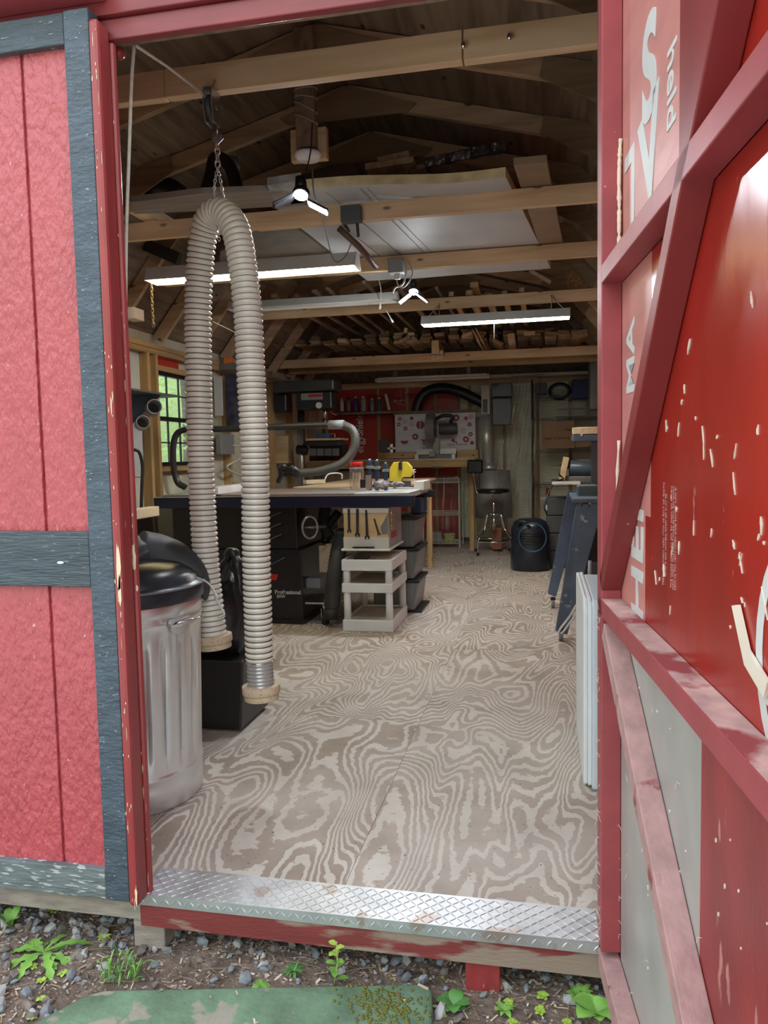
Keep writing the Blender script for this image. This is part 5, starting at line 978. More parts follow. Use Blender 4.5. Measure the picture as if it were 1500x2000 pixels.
mb = MB(); q = at(1136, 849, 4.59); mb.cyl(q, q + Vector((0, .02, 0)), .010, n=12); make('bolt_head', mb, offwhite, vb)
mb = MB(); q = at(1160, 900, 4.62); mb.box(q.x - .02, q.x + .06, 4.62, 4.67, 0, at(1160, 862, 4.62).z); make('post', mb, dgrey, vb)
rbox('tall_cabinet', (1152, 700, 1200, 800), 6.85, .3, mat('grey cabinet', (.22, .22, .20), .5), 'grey rounded cabinet high at the right edge above the clamp', 'cabinet', .03)
# blue stand
st = thing('machine_stand', 'blue grey steel machine stand with splayed legs and casters', 'stand', (.25, 3.3, 0))
def leg(a0, a1, b0, b1, Y0, Y1, nm='leg'):
    ta, tb = at(*a0, Y1), at(*a1, Y1); ba, bb = at(*b0, Y0), at(*b1, Y0); mb = MB(); mb.prism([ba, bb, tb, ta], (0, .012, 0)); mb.prism([ba, ta, ta + Vector((0, .09, 0)), ba + Vector((0, .06, 0))], (.006, 0, 0)); return make(nm, mb, bluestand, st, .002)
leg((1127, 985), (1178, 985), (1085, 1232), (1108, 1240), 2.87, 3.0); leg((1110, 958), (1142, 962), (1070, 1160), (1086, 1166), 3.84, 3.75)
mb = MB(); bxp(mb, 1119, 974, 1200, 982, 3.0, .75); make('top_frame', mb, bluestand, st, .004)
mb = MB(); bxp(mb, 1128, 948, 1168, 974, 3.3, .2); make('machine_base', mb, mat('teal grey casting', (.10, .14, .16), .4), st, .01)
for px, py, Y in ((1096, 1237, 2.86), (1080, 1172, 3.84)):
    q = atz(px, 1252 if Y < 3 else 1185, 0.0); q.y = Y; mb = MB(); mb.cyl(Vector((q.x - .012, Y, .030)), Vector((q.x + .012, Y, .030)), .030, n=20); w = make('caster_wheel', mb, grey, st); mb = MB(); mb.box(q.x - .018, q.x + .018, Y - .015, Y + .015, .055, .075); make('caster_fork', mb, blackm, st, .003)
mb = MB()
for px, py in ((1136, 987), (1150, 988), (1143, 1013), (1115, 1100), (1125, 1070)): q = at(px, py, 2.97); mb.sph(q + Vector((0, -.004 - (1000 - py) * .0001 * 0, 0)), .006, 8)
make('bolts', mb, blackm, st)
mb = MB(); mb.tube([at(1138, 1095, 3.6), at(1139, 1165, 3.6)], .012, 10); mb.tube([at(1152, 1095, 3.5), at(1151, 1165, 3.5)], .012, 10); make('rear_strut', mb, mat('pale blue tube', (.36, .45, .52), .4), st)
rbox('black_bin_box', (1135, 1030, 1175, 1098), 3.9, .3, blackm, 'black box hanging inside the blue stand', 'box')
mb = MB(); P = curve([at(1175, 1165, 1.0), at(1150, 1163, 1.2), at(1128, 1180, 1.9), at(1112, 1205, 2.6), at(1092, 1232, 2.82), at(1098, 1236, 2.82), at(1118, 1210, 2.5), at(1140, 1188, 1.6), at(1175, 1184, 1.0)], 8); mb.tube(P, .0065, 8); tag(make('extension_cable', mb, white), 'white power cord looped from the pale case to the front caster', 'cord')
pc = thing('folding_panel', 'pale blue white plastic folding panel standing behind the open leaf', 'folding panel', (.2, 1.1, 0))
icy = mat('pale blue plastic', (.62, .70, .78), .4, var=.04)
mb = MB(); pr2 = [(.80, .0), (.78, .012), (.775, .25), (.78, .58), (.79, .62), (.81, .635), (1.35, .635), (1.36, .62), (1.36, .02), (1.34, .0)]; mb.prism([(.150, y, z) for y, z in pr2], (.10, 0, 0)); make('front_half', mb, icy, pc, .012, seg=3) if 0 else make('front_half', mb, icy, pc, .008)
mb = MB(); mb.prism([(.138, y * 1.0 + .02, z + .006) for y, z in pr2], (.012, 0, 0)); make('seam_strip', mb, white, pc, .003); mb = MB(); mb.prism([(.124, y + .03, z + .004) for y, z in pr2], (.014, 0, 0)); make('rear_half', mb, white, pc, .006)
# compressor case, toolboxes
cp = thing('tool_case', 'dark moulded tank shaped machine with a coiled blue hose', 'compressor', atz(1040, 1115, 0))
q = atz(1035, 1117, 0); cx, cy = q.x, q.y + .17; bk = mat('dark blue black plastic', (.012, .018, .028), .32)
mb = MB(); L0 = [(.17, .0), (.185, .02), (.185, .20), (.175, .23), (.18, .25), (.175, .40), (.15, .46), (.10, .485), (.0001, .49)]
mb.lathe(L0, (cx, cy, .0), 40, rf=lambda r, z, k: r * (1 + .06 * abs(math.sin(2 * 2 * math.pi * k / 40)))); make('shell', mb, bk, cp)
mb = MB(); 
for i in range(5): zz = .27 + .024 * i; mb.tube([(cx + (.188) * math.cos(a), cy + .188 * math.sin(a), zz) for a in [R(230 + 80 * k / 12) for k in range(13)]], .005, 5)
make('cooling_fins', mb, blackm, cp); mb = MB(); mb.tube(curve([(cx - .08, cy - .14, .44), (cx - .10, cy - .17, .47), (cx - .04, cy - .19, .47), (cx + .0, cy - .18, .42)], 6), .014, 10); make('handle', mb, black, cp)
c = at(1040, 1050, cy - .21); mb = MB(); mb.tube([c + Vector((math.cos(a) * .125, math.sin(a * 2) * .008, math.sin(a) * .132)) for a in [k * 6.2832 / 40 for k in range(40)]], .006, 8, closed=True); tag(make('blue_hose', mb, mat('blue hose', (.03, .10, .18), .35)), 'thin blue hose looped in a ring on the dark machine', 'hose')
tb = thing('toolbox_stack', 'tall dark stacked toolbox column right of the dark machine', 'toolbox', at(1085, 1095, 5.4)); q0 = at(1082, 1115, 5.75)
for i in range(4): mb = MB(); mb.box(q0.x - .07, q0.x + .32, 5.75, 6.05, .17 * i + .002, .17 * i + .165); make('drawer', mb, dgrey, tb, .006)
for i in range(4):
    mb = MB(); mb.box(q0.x - .076, q0.x - .060, 5.738, 5.748, .17 * i + .05, .17 * i + .1); make('latch', mb, offwhite, tb)
rbox('red_carton', (1077, 980, 1098, 998), 5.9, .15, mat('orange red carton', (.40, .08, .03), .5), 'orange red carton on the dark shelf behind the toolboxes', 'box')
rbox('grey_shelf_board', (1055, 971, 1130, 977), 6.0, .3, mat('grey board', (.25, .25, .24), .6), 'grey shelf board above the toolboxes', 'shelf')
rbox('striped_sign', (1066, 953, 1074, 969), YB + .018, .01, mat('red white stripe', (.5, .08, .07), .5, var=.8, vs_=50, stretch=(1, 1, 1)), 'small red and white striped marker on the back wall', 'sign')
rbox('terracotta_bin', (960, 1030, 980, 1073), 6.95, .15, mat('terracotta', (.26, .09, .05), .6), 'reddish brown bin on the floor behind the stool', 'bin')
# stool
sc0 = Vector(((atz(962, 1070, 0).x), 6.84, 0)); sl = thing('shop_stool', 'chrome shop stool with round black seat and small backrest', 'stool', sc0)
S = Vector((at(964, 958, 6.84).x, 6.84, 0)); zs = at(970, 958, 6.84).z
mb = MB(); mb.lathe([(.0001, zs - .025), (.16, zs - .025), (.178, zs - .015), (.18, zs + .005), (.165, zs + .02), (.0001, zs + .022)], (S.x, S.y, 0), 40); make('seat', mb, mat('glossy black vinyl', (.012, .012, .012), .2), sl)
mb = MB(); mb.cyl(S + Vector((0, 0, zs - .04)), S + Vector((0, 0, zs - .025)), .09, n=24); mb.cyl(S + Vector((0, 0, .30)), S + Vector((0, 0, zs - .03)), .014, n=12); mb.cyl(S + Vector((0, 0, .26)), S + Vector((0, 0, .43)), .024, n=14); mb.lathe([(.05, .425), (.055, .44), (.03, .455)], (S.x, S.y, 0), 20); make('lift_screw', mb, chrome, sl)
lg = []
for k in range(4):
    a = R(45 + 90 * k + 8); dx, dy = math.cos(a), math.sin(a); P = curve([S + Vector((dx * .05, dy * .05, .44)), S + Vector((dx * .10, dy * .10, .435)), S + Vector((dx * .13, dy * .13, .36)), S + Vector((dx * .16, dy * .16, .27)), S + Vector((dx * .255, dy * .255, .17)), S + Vector((dx * .27, dy * .27, .02))], 5)
    mb = MB(); mb.tube(P, .012, 10); l_ = make('leg', mb, chrome, sl); mb = MB(); mb.cyl(S + Vector((dx * .27, dy * .27, 0)), S + Vector((dx * .27, dy * .27, .03)), .017, n=12); make('foot_cap', mb, rubber, l_); lg.append(S + Vector((dx * .262, dy * .262, .145)))
for k in range(4): mb = MB(); mb.tube([lg[k], lg[(k + 1) % 4]], .010, 8); make('foot_rail', mb, chrome, sl)
mb = MB(); P = curve([S + Vector((-.05, .0, zs - .03)), S + Vector((-.17, .02, zs - .03)), S + Vector((-.20, .03, zs + .03)), at(924, 925, 6.86), at(921, 900, 6.86)], 5); mb.tube(P, .008, 8); make('back_upright', mb, chrome, sl)
mb = MB(); P = curve([S + Vector((-.03, .06, zs - .03)), S + Vector((-.14, .08, zs - .03)), S + Vector((-.165, .09, zs + .03)), at(936, 925, 7.12), at(934, 900, 7.12)], 5); mb.tube(P, .008, 8); make('back_upright', mb, chrome, sl)
mb = MB(); bxp(mb, 912, 898, 943, 925, 6.84, .05); make('backrest', mb, MATS['glossy black vinyl'], sl, .02)
# white wire rack behind film, bins
wr2 = thing('white_wire_rack', 'white wire storage rack with plastic film, under the back bench', 'wire rack', at(865, 1062, 7.35)); xa, xb = at(826, 1000, 7.3).x, at(897, 1000, 7.3).x
for y in (943, 1006, 1062):
    z = at(860, y, 7.3).z; mb = MB(); mb.box(xa, xb, 7.3, 7.306, z - .003, z + .003); mb.box(xa, xb, 7.3, 7.306, z + .05, z + .055); mb.box(xa, xb, 7.7, 7.706, z - .003, z + .003)
    for i in range(27): x = xa + (xb - xa) * i / 26; mb.box(x - .002, x + .002, 7.3, 7.305, z, z + .05); mb.box(x - .0015, x + .0015, 7.3, 7.7, z - .002, z + .001)
    make('wire_shelf', mb, offwhite, wr2)
for x in (xa, xb):
    for y in (7.3, 7.7): mb = MB(); mb.box(x - .008, x + .008, y, y + .016, 0, at(860, 935, 7.3).z); make('post', mb, offwhite, wr2)
mb = MB(); mb.sm = True; G = []
for i in range(7): G.append([mb.bm.verts.new(at(830 + 96 * k / 40, 930 + 22 * i, 7.21) + Vector((0, .02 * math.sin(k * .9 + i * .3) + .015 * noise.noise(Vector((k * .3, i, 2))), 0))) for k in range(41)])
for i in range(6):
    for k in range(40): mb._f((G[i][k], G[i][k + 1], G[i + 1][k + 1], G[i + 1][k]))
o = make('film_cover', mb, film, wr2)
yt = thing('yellow_tub', 'small yellow plastic tub on the bottom rack shelf', 'tub', at(878, 1062, 7.35)); c = at(878, 1061, 7.43); mb = MB(); mb.lathe([(.058, .004), (.068, .11), (.0001, .11)], c, 24); make('tub', mb, mat('yellow tub', (.55, .55, .08), .5), yt); mb = MB(); mb.lathe([(.071, .105), (.071, .12), (.0001, .122)], c, 24); make('lid', mb, offwhite, yt)
rbox('grey_bag', (832, 1040, 862, 1061), 7.4, .15, mat('pale grey bag', (.30, .30, .29), .6, bump=.6, bscale=12), 'pale grey bag left of the yellow tub', 'bag', .02)
rbox('pale_post', (920, 940, 928, 1076), 7.25, .03, w_stud, 'pale timber upright left of the stool legs', 'post')

# ---------------------------------------------------------------- things on the saw table
jz = .879
jr = thing('screw_jar', 'clear jar with red lid holding wooden sticks on the saw table', 'jar', at(697, 952, 3.5)); c = Vector((at(697, 945, 3.5).x, 3.5, .887)); hh = at(697, 903, 3.5).z - .887
mb = MB(); mb.lathe([(.0001, .0), (.045, .0), (.05, .01), (.05, hh * .78), (.042, hh * .84)], c, 28); make('glass', mb, jarm, jr); mb = MB(); mb.lathe([(.046, hh * .82), (.046, hh), (.044, hh + .003), (.0001, hh + .003)], c, 28); make('lid', mb, red, jr)
mb = MB()
for k in range(7): a = k * .9; mb.beam(c + Vector((math.cos(a) * .025, math.sin(a) * .025, .004)), c + Vector((math.cos(a + .6) * .022, math.sin(a + .6) * .022, hh * .62)), .012, .003)
make('wooden_sticks', mb, w_pale, jr)
def clampb(px, lab, top=900, Y=3.42):
    o = thing('blue_clamp', lab, 'clamp', at(px, 945, Y), group='blue clamps on the saw table'); b = at(px, 945, Y); t = at(px, top, Y); mb = MB(); mb.box(b.x - .012, b.x + .012, Y, Y + .025, .879, t.z); make('column', mb, blue, o, .003); mb = MB(); mb.box(b.x - .022, b.x + .022, Y - .01, Y + .035, t.z - .055, t.z - .035); make('collar', mb, grey, o, .003); mb = MB(); mb.cyl((b.x, Y + .012, t.z), (b.x, Y + .012, t.z + .012), .010, n=12); make('cap', mb, steel, o)
clampb(722, 'dark blue clamp column right behind the red lidded jar', 900); clampb(736, 'middle dark blue clamp column on the saw table', 901, 3.38); clampb(753, 'dark blue clamp column beside the yellow vise', 906, 3.38)
mb = MB(); bxp(mb, 714, 928, 724, 956, 3.2, .012); tag(make('wood_block', mb, mat('grey brown block', (.26, .20, .16), .7), bev=.001), 'small grey brown wooden block standing by the clamps', 'block')
mb = MB(); bxp(mb, 703, 936, 713, 953, 3.26, .05); tag(make('black_cup', mb, black, bev=.004), 'little black cup between the jar and the standing block', 'cup')
vs = thing('yellow_vise', 'yellow quick clamp vise at the far corner of the saw table', 'vise', at(780, 945, 3.6))
mb = MB(); V_ = [(760, 940), (761, 915), (768, 903), (778, 902), (780, 912), (784, 912), (785, 902), (794, 902), (803, 912), (806, 924), (800, 932), (786, 932), (784, 940)]
mb.prism([at(x, y, 3.6) for x, y in V_], (0, .06, 0)); make('body', mb, yellow, vs, .004); mb = MB(); mb.box(at(782, 920, 3.59).x - .012, at(782, 920, 3.59).x + .012, 3.585, 3.6, at(782, 918, 3.6).z, at(782, 903, 3.6).z); make('jaw_insert', mb, black, vs); mb = MB(); mb.cyl(at(808, 920, 3.62), at(810, 948, 3.62), .006, n=8); mb.cyl(at(803, 921, 3.62), at(812, 919, 3.62), .012, n=12); make('screw_handle', mb, chrome, vs)
mb = MB(); bxp(mb, 760, 940, 800, 951, 3.62, .06); make('foot', mb, dgrey, vs)
mb = MB(); crumple(mb, at(745, 948, 3.25) + Vector((0, 0, .006)), .045, (1.4, .8, .62), 9, .6, 22); crumple(mb, at(775, 947, 3.25) + Vector((0, 0, .002)), .032, (1.5, .8, .6), 3, .6, 18); tag(make('crumpled_glove', mb, mat('patterned grey cloth', (.28, .24, .25), .85, var=.8, vs_=45, bump=.4)), 'crumpled dark and pink grey work glove in front of the yellow vise', 'glove')
rbox('white_board_piece', (808, 940, 828, 958), 3.55, .3, offwhite, 'white board end projecting past the right corner of the saw table', 'board')
ps_ = thing('power_strip', 'pale power strip with a white cord on the outfeed table', 'power strip', at(615, 925, 4.6)); mb = MB(); a = at(598, 929, 4.5); b = at(626, 926, 4.5); mb.beam(Vector((a.x, 4.45, .905)), Vector((b.x, 4.6, .905)), .05, .035); make('strip_body', mb, mat('ivory plastic', (.55, .48, .36), .5), ps_, .004); mb = MB(); mb.tube(curve([Vector((b.x + .0, 4.6, .90)), at(640, 927, 4.62), at(655, 924, 4.7), at(667, 926, 4.7), at(668, 934, 4.6)], 6), .006, 7); make('cord', mb, white, ps_)
rbox('black_charger', (739, 859, 757, 883), 6.6, .08, black, 'small black charger on the bench left of the printed board', 'charger')
cr_ = thing('white_cross', 'small white cross shaped spacer left of the printed board', 'spacer', at(764, 878, 6.6)); mb = MB(); bxp(mb, 762, 867, 767, 884, 6.6, .02); mb.mi = 0; bxp(mb, 757, 874, 772, 877, 6.6, .02); make('cross', mb, offwhite, cr_)

# ---------------------------------------------------------------- left wall objects
sh = thing('wall_shelf', 'dark metal shelf on the left wall beside the window', 'shelf', atx(290, 773, XL + .1)); 
mb = MB(); z = atx(290, 772, -2.7).z; mb.box(XL + .002, XL + .30, 2.55, 3.34, z - .012, z); make('shelf_board', mb, dgrey, sh); mb = MB(); mb.prism([(XL + .005, 3.1, z - .013), (XL + .27, 3.1, z - .013), (XL + .005, 3.1, z - .24)], (0, .01, 0)); make('bracket', mb, bluestand, sh)
for (px, py, X, r, lab, m_) in ((300, 796, -2.56, .05, 'upper grey pipe coupling under the left wall shelf', grey), (278, 826, -2.62, .045, 'lower grey pipe coupling under the left wall shelf', mat('matt grey pipe', (.30, .30, .30), .6))):
    q = atx(px, py, X); mb = MB(); dv = Vector((.5, -.75, 0.05)).normalized(); e = dv.to_track_quat('Z', 'Y').to_euler(); mb.lathe([(r, -.10), (r, .06), (r * .86, .06), (r * .84, -.10)], q, 28, rot=e); o = tag(make('pipe_coupling', mb, m_), lab, 'pipe coupling')
mb = MB(); mb.tube(curve([atx(262, 878, -2.6), atx(272, 884, -2.58), atx(278, 910, -2.58), atx(277, 950, -2.58), atx(276, 995, -2.58)], 6), .011, 8); tag(make('black_cable', mb, black), 'thick black cable hanging down the left wall by the jamb', 'cable')
sb = thing('sawhorse', 'black stand with a worn wooden top bar behind the jamb', 'sawhorse', (-2.1, 1.9, 0)); a = at(262, 1004, 1.6); b = at(302, 998, 1.9); mb = MB(); mb.beam(a - (b - a) * 2, b, .05, .05); make('top_bar', mb, w_pale, sb, .004)
mb = MB(); mb.prism([b + Vector((-.18, -.0, -.03)), b + Vector((-.02, 0, -.03)), b + Vector((.08, 0, -.87 + (.87 - b.z) * 1)), b + Vector((-.0, 0, -b.z)), b + Vector((-.14, 0, -b.z))], (0, .03, 0)); make('leg', mb, blackm, sb)
eb = thing('electrical_box', 'grey electrical box with white leads on the back left studs', 'electrical box', at(445, 870, 5.0)); q = atx(435, 870, XL + .0); 
mb = MB(); y_ = q.y; mb.box(XL, XL + .05, y_ - .15, y_ + .15, q.z - .08, q.z + .10); make('box', mb, grey, eb, .005); mb = MB(); mb.tube(curve([Vector((XL + .06, y_ + .1, q.z)), Vector((XL + .10, y_ + .25, q.z - .02)), Vector((XL + .08, y_ + .2, q.z - .12)), Vector((XL + .05, y_ - .05, q.z - .2)), Vector((XL + .04, y_ + .4, q.z - .3))], 6), .010, 7); make('lead', mb, offwhite, eb)
rbox('peg_rack', (440, 730, 466, 835), 4.7, .05, mat('blue black tool roll', (.03, .03, .06), .5, var=.9, vs_=14), 'dark cluttered tool rack between the hose strands', 'tool rack')
rbox('insulation_sheet', (418, 735, 434, 812), 4.7, .02, foamw, 'pale upright panel between the hose strands', 'panel')
o = rbox('orange_cloth', (437, 697, 452, 709), 4.7, .06, orange, 'small orange cloth on the high shelf between the hose strands', 'cloth')
rbox('high_shelf', (415, 709, 470, 722), 4.7, .3, mat('grey metal shelf', (.16, .16, .16), .5), 'grey metal shelf high between the hose strands', 'shelf')
rbox('grey_bin_side', (308, 978, 345, 1062), 3.35, .3, mat('smoky plastic bin', (.20, .19, .17), .4), 'smoky plastic tub under the left end of the saw table', 'tub')
rbox('wood_cabinet', (345, 978, 372, 1075), 3.45, .3, w_stud, 'pine board cabinet side under the left end of the saw table', 'cabinet')
mb = MB(); bxp(mb, 240, 600, 262, 622, .085, .05); o = tag(make('wood_scrap', mb, w_pale), 'small wooden scrap fixed beside the left jamb', 'block')

# ---------------------------------------------------------------- outdoors: ground, gravel, plants, trees past the window
GZ = -.155
def gh(x, y): return .012 * noise.noise(Vector((x * 2.3, y * 2.3, 0))) + .006 * noise.noise(Vector((x * 9, y * 9, 4)))
soil = mat('dark soil with litter', (.15, .115, .09), .95, var=.45, vs_=22, bump=1., bscale=70, speck=(.40, .33, .26), speckt=.63, specks=85)
mb = MB(); nx, ny = 150, 90; G = [[mb.bm.verts.new((-3 + 4.5 * i / nx, -1.2 + 2.4 * j / ny, GZ + gh(-3 + 4.5 * i / nx, -1.2 + 2.4 * j / ny))) for i in range(nx + 1)] for j in range(ny + 1)]; mb.sm = True
for j in range(ny):
    for i in range(nx): mb._f((G[j][i], G[j][i + 1], G[j + 1][i + 1], G[j + 1][i]))
struct('ground', mb, soil, 'dark soil and litter in front of the shed')
mb = MB(); mb.box(-40, 40, -40, 60, GZ - .12, GZ - .03); struct('ground_beyond', mb, mat('pale light bouncing ground', (.56, .56, .51), .95, var=.3, vs_=3), 'ground round the shed, made pale to bounce light inside')  # paleness is invented to bounce daylight up onto header, joists and ceiling
random.seed(17)
def stone(mb, c, r, seed):
    M = Euler((random.uniform(0, 6), random.uniform(0, 6), random.uniform(0, 6))).to_matrix(); V = []
    t = (1 + 5 ** .5) / 2; ico = [(-1, t, 0), (1, t, 0), (-1, -t, 0), (1, -t, 0), (0, -1, t), (0, 1, t), (0, -1, -t), (0, 1, -t), (t, 0, -1), (t, 0, 1), (-t, 0, -1), (-t, 0, 1)]
    F = [(0, 11, 5), (0, 5, 1), (0, 1, 7), (0, 7, 10), (0, 10, 11), (1, 5, 9), (5, 11, 4), (11, 10, 2), (10, 7, 6), (7, 1, 8), (3, 9, 4), (3, 4, 2), (3, 2, 6), (3, 6, 8), (3, 8, 9), (4, 9, 5), (2, 4, 11), (6, 2, 10), (8, 6, 7), (9, 8, 1)]
    sx, sy, sz = random.uniform(.7, 1.3), random.uniform(.6, 1.1), random.uniform(.4, .8)
    for v in ico: p = Vector(v).normalized() * r * random.uniform(.75, 1.15); p = M @ Vector((p.x * sx, p.y * sy, p.z * sz)); p.z *= .75; V.append(mb.bm.verts.new(Vector(c) + p))
    for f in F: mb._f([V[i] for i in f])
def clear_pad(x, y): return not (-1.1 < x < -.25 and y < -.04 + (x + .29) * .2 + .03)
stonem = [mat('blue grey stone', (.20, .225, .25), .8, var=.35, vs_=30), mat('pale stone', (.36, .37, .37), .8, var=.2, vs_=30), mat('brown grey stone', (.18, .16, .14), .85, var=.3, vs_=30)]
for mi_, nm, cnt in ((0, 'blue grey', 900), (1, 'pale grey', 420), (2, 'brown grey', 700)):
    mb = MB()
    for k in range(cnt):
        if k % 3 == 0: x, y = random.uniform(-2.2, -.95), random.uniform(-.35, .35)
        else: x, y = random.uniform(-1.8, .2), random.uniform(-.02, .32) if k % 3 == 1 else random.uniform(-.4, .3)
        if not clear_pad(x, y): continue
        if k % 3 == 2 and mi_ == 1 and random.random() < .5: continue
        r = random.choice((.004, .006, .008, .011, .015, .02)) * random.uniform(.7, 1.2); stone(mb, (x, y, GZ + gh(x, y) + r * .3), r, k)
    tag(make('gravel', mb, stonem[mi_]), f'{nm} gravel stones scattered on the soil before the shed', 'gravel', kind='stuff')
mb = MB()
for k in range(1500):
    x, y = random.uniform(-2.0, .25), random.uniform(-.4, .12)
    if k % 9 and not clear_pad(x, y): continue
    z = GZ + gh(x, y) + (.0 if clear_pad(x, y) else .024) + .003; a = random.uniform(0, 6.3); l = random.uniform(.002, .007) * random.choice((1, 1, 2)); w = random.uniform(.001, .003); d = Vector((math.cos(a), math.sin(a), random.uniform(-.3, .3))) * l; e = Vector((-math.sin(a), math.cos(a), random.uniform(-.4, .4))) * w
    p = Vector((x, y, z)); mb.mi = random.choice((0, 0, 1, 2)); mb.prism([p - d - e, p + d - e, p + d + e, p - d + e], (0, 0, .0008))
tag(make('wood_chips', mb, [mat('tan chip', (.42, .33, .24), .9), mat('pale chip', (.62, .54, .44), .9), mat('brown chip', (.17, .10, .07), .9)]), 'wood chips and shavings littering the soil', 'wood chips', kind='stuff')
mb = MB()
for k in range(260):
    x, y = random.uniform(-1.9, .22), random.uniform(-.35, .1)
    if not clear_pad(x, y): continue
    a = random.uniform(0, 6.3); l = random.uniform(.02, .09); p = Vector((x, y, GZ + gh(x, y) + .004)); q = p + Vector((math.cos(a) * l, math.sin(a) * l, random.uniform(-.002, .012))); mb.tube([p, (p + q) / 2 + Vector((random.uniform(-.005, .005), 0, .003)), q], .0006, 4, cap=False)
tag(make('dry_straw', mb, mat('dry straw', (.34, .27, .18), .9)), 'thin dry grass stems and twigs strewn over the soil', 'straw', kind='stuff')
# pad
pd_ = [(-1.30, -.60), (-1.09, -.255), (-1.065, -.215), (-1.03, -.19), (-.29, -.035), (-.262, -.05), (-.20, -.50)]
mb = MB(); mb.prism([(x, y, GZ - .01) for x, y in pd_], (0, 0, .032)); pdm = mat('worn green painted concrete', (.13, .22, .14), .85, var=.35, vs_=9, bump=.3, bscale=60, speck=(.30, .29, .24), speckt=.60, specks=11)
tag(make('stepping_slab', mb, pdm, bev=.008), 'worn green painted concrete slab on the ground before the threshold', 'slab')
mb = MB()
for k in range(300): x = random.gauss(-.36, .045); y = random.gauss(-.13, .035); mb.sph((x, y, GZ + .023), random.uniform(.002, .006), 6, (1, 1, .5))
tag(make('moss', mb, mat('olive moss', (.14, .15, .03), .95)), 'olive moss patch on the right end of the green slab', 'moss', kind='stuff')
# plants
leafg = mat('bright leaf', (.20, .42, .08), .45, var=.25, vs_=20); leafd = mat('deep leaf', (.09, .26, .06), .45, var=.25, vs_=20); leafy = mat('yellow green leaf', (.36, .55, .08), .5, var=.2); stemm = mat('pale stem', (.38, .42, .18), .6)
def leaf(mb, p, d, l, w, droop=.3, jag=0, fold=.15):
    p = Vector(p); d = Vector(d).normalized(); s_ = d.cross(Vector((0, 0, 1))); s_ = s_.normalized() if s_.length > .01 else Vector((1, 0, 0)); n = 9; rows = []
    for i in range(n + 1):
        t = i / n; c = p + d * l * t + Vector((0, 0, -droop * l * t * t)); wd = w * math.sin(math.pi * min(1, t * .93 + .06)) ** .8 * (1 if not jag else (1.15 if i % 2 else .55)) * (t ** .5 if jag else 1)
        if i == n: wd = 0.0004
        rows.append([mb.bm.verts.new(c - s_ * wd + Vector((0, 0, fold * wd))), mb.bm.verts.new(c), mb.bm.verts.new(c + s_ * wd + Vector((0, 0, fold * wd)))])
    for i in range(n):
        for k in range(2): mb._f((rows[i][k], rows[i][k + 1], rows[i + 1][k + 1], rows[i + 1][k]))
def gpt(px, py): q = atz(px, py, GZ); return Vector((q.x, q.y, GZ + gh(q.x, q.y)))
def rosette(name, lab, cat, px, py, n, l, w, m_, jag, el=.4):
    c = gpt(px, py); o = thing(name, lab, cat, c)
    for k in range(n):
        a = 6.283 * k / n + random.uniform(-.25, .25); mb = MB(); mb.sm = True; leaf(mb, c + Vector((0, 0, .004)), (math.cos(a), math.sin(a), el + random.uniform(-.15, .35)), l * random.uniform(.7, 1.15), w * random.uniform(.8, 1.2), .5, jag); make('leaf', mb, m_, o)
    return o
rosette('dandelion_plant', 'large dandelion rosette with jagged leaves at the lower left', 'plant', 85, 1862, 13, .13, .019, leafg, 1, .25)
rosette('dandelion_plant', 'dandelion with one tall upright leaf near the left frame edge', 'plant', 20, 1815, 5, .085, .014, leafg, 0, 2.2)
rosette('seedling', 'small bright green whorled seedling under the left leaf trim', 'plant', 105, 1785, 8, .026, .005, leafy, 0, .8)
rosette('seedling', 'small whorled seedling between dandelion and grass tuft', 'plant', 203, 1832, 9, .028, .005, leafy, 0, .9)
rosette('seedling', 'low broad leaved seedling left of the short plant before the rim board', 'plant', 510, 1928, 5, .030, .010, leafg, 0, .3)
rosette('weed', 'dark leaved weed patch near the red block', 'plant', 885, 1960, 10, .055, .016, leafd, 0, .8)
rosette('weed', 'bright whorled cleaver plant beside the open leaf', 'plant', 1132, 1955, 14, .055, .008, leafg, 0, 1.2)
rosette('weed', 'broad leaved green plant under the lower corner of the open leaf', 'plant', 1165, 1985, 8, .075, .024, leafg, 0, .9)
rosette('weed', 'feathery low weed in the middle of the soil strip', 'plant', 575, 1905, 18, .038, .003, leafd, 0, .6)
rosette('weed', 'small whorled weed below the red block', 'plant', 985, 1975, 10, .035, .006, leafg, 0, .9)
rosette('weed', 'tiny yellow green weed right of the red block', 'plant', 1060, 1950, 8, .022, .006, leafy, 0, .9)
cl_ = thing('upright_weed', 'young upright plant with paired oval leaves before the rim board', 'plant', gpt(655, 1925)); c = gpt(652, 1925); mb = MB(); mb.tube([c, c + Vector((.008, .01, .05)), c + Vector((.004, .02, .10))], .0018, 6); make('stem', mb, stemm, cl_)
for k in range(10):
    a = k * 2.4; mb = MB(); mb.sm = True; leaf(mb, c + Vector((.004, .01, .012 + .0095 * k)), (math.cos(a), math.sin(a), .5), .034 - .0012 * k, .009, .3); make('leaf', mb, leafy if k > 5 else leafg, cl_)
gt = thing('grass_tuft', 'tuft of long grass blades beside the left skid block', 'grass', gpt(240, 1905)); c = gpt(240, 1905)
for k in range(46):
    a = random.uniform(0, 6.28); mb = MB(); mb.sm = True; b0 = c + Vector((random.uniform(-.04, .04), random.uniform(-.035, .035), .0)); leaf(mb, b0, (math.cos(a) * .5, math.sin(a) * .5, random.uniform(.8, 2.6)), random.uniform(.06, .17), .0022, random.uniform(.2, .9)); make('blade', mb, random.choice((leafg, leafd, leafg)), gt)
for i in range(14):
    px, py = random.choice(((random.uniform(0, 160), random.uniform(1880, 1990)), (random.uniform(900, 1170), random.uniform(1950, 2000)))); rosette('ground_cover', 'tiny clover like seedling in the litter', 'plant', px, py, 6, .016, .006, random.choice((leafy, leafg)), 0, .5)['group'] = 'tiny seedlings in the litter'
mb = MB(); random.seed(3)
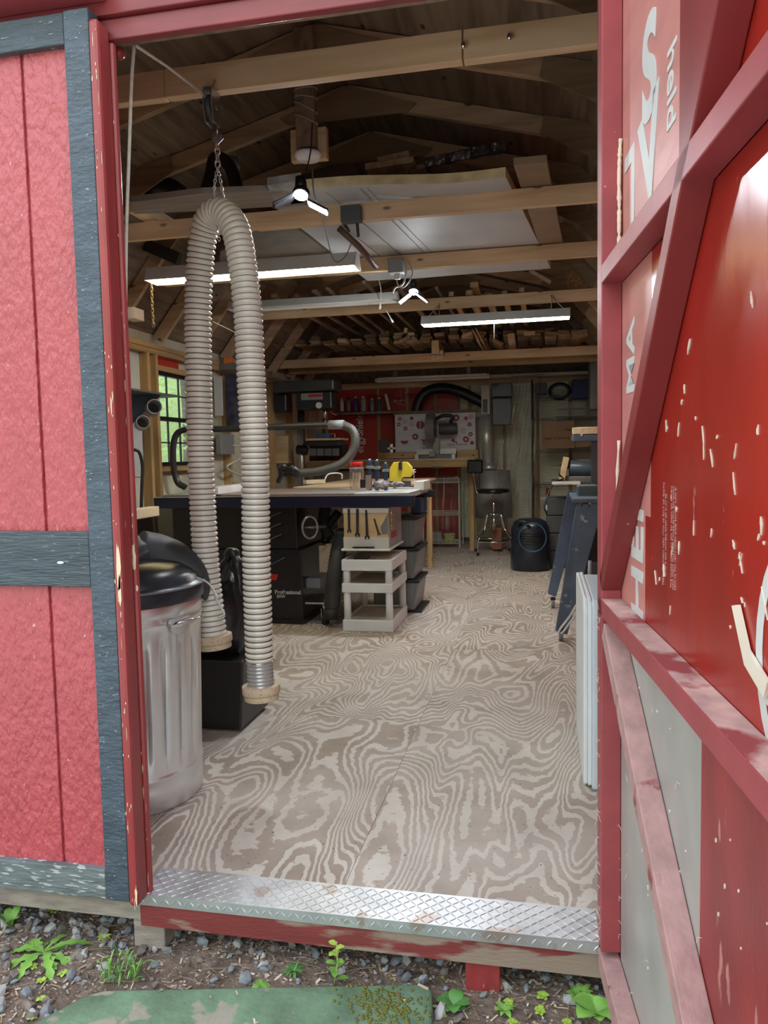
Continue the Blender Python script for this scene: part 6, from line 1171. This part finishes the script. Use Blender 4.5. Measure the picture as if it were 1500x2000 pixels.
for (px, py, l) in ((965, 1925, .04), (980, 1935, .035), (1140, 1940, .04), (1155, 1950, .035)): leaf(mb, gpt(px, py) + Vector((0, 0, .006)), (random.uniform(-1, 1), random.uniform(-1, 1), .2), l, .016, .1, 0, .5)
tag(make('dead_leaves', mb, mat('dead leaf', (.20, .11, .07), .8)), 'curled brown dead leaves in the litter', 'leaves', kind='stuff')
# trees beyond the window
tl_ = bpy.data.materials.new('spring foliage'); tl_.use_nodes = True; b = tl_.node_tree.nodes['Principled BSDF']; b.inputs['Base Color'].default_value = (.36, .50, .22, 1); b.inputs['Roughness'].default_value = .6; b.inputs['Transmission Weight'].default_value = 0
t_ = tl_.node_tree; tb_ = N(t_, 'ShaderNodeBsdfTranslucent'); tb_.inputs[0].default_value = (.50, .66, .26, 1); mxs = N(t_, 'ShaderNodeMixShader'); mxs.inputs[0].default_value = .5; t_.links.new(b.outputs[0], mxs.inputs[1]); t_.links.new(tb_.outputs[0], mxs.inputs[2]); t_.links.new(mxs.outputs[0], t_.nodes['Material Output'].inputs[0])
bark = mat('grey bark', (.14, .13, .11), .9, var=.3, vs_=6, stretch=(3, 3, .6))
random.seed(8)
for i, (x, y, h, lab) in enumerate(((-5.6, 9.6, 5., 'slim tree seen through the left panes of the window'), (-6.9, 12.9, 6., 'leafy tree seen through the middle of the window'), (-5.2, 10.6, 5., 'nearer slim tree seen through the right panes of the window'), (-8.6, 17.5, 8., 'broad tree furthest beyond the window'))):
    o = thing('tree', lab, 'tree', (x, y, GZ), group='trees past the window'); mb = MB(); mb.tube(curve([(x, y, GZ - .03), (x + .1, y, h * .3), (x - .05, y + .1, h * .7), (x, y, h)], 6), [.13 - .006 * k for k in range(19)], 10); make('trunk', mb, bark, o)
    mb = MB()
    for k in range(1500):
        p = Vector((x + random.gauss(0, 1.1), y + random.gauss(0, 1.1), random.uniform(.2, h * 1.1))); a, b_2 = random.uniform(0, 6.28), random.uniform(-1, 1); s_ = random.uniform(.05, .10); d = Vector((math.cos(a), math.sin(a), b_2)).normalized() * s_; e = d.cross(Vector((random.uniform(-1, 1), random.uniform(-1, 1), 1))).normalized() * s_ * .5
        mb._f([mb.bm.verts.new(q) for q in (p - d, p - e, p + d, p + e)])
    f_o = make('foliage', mb, tl_, o); f_o['kind'] = 'stuff'
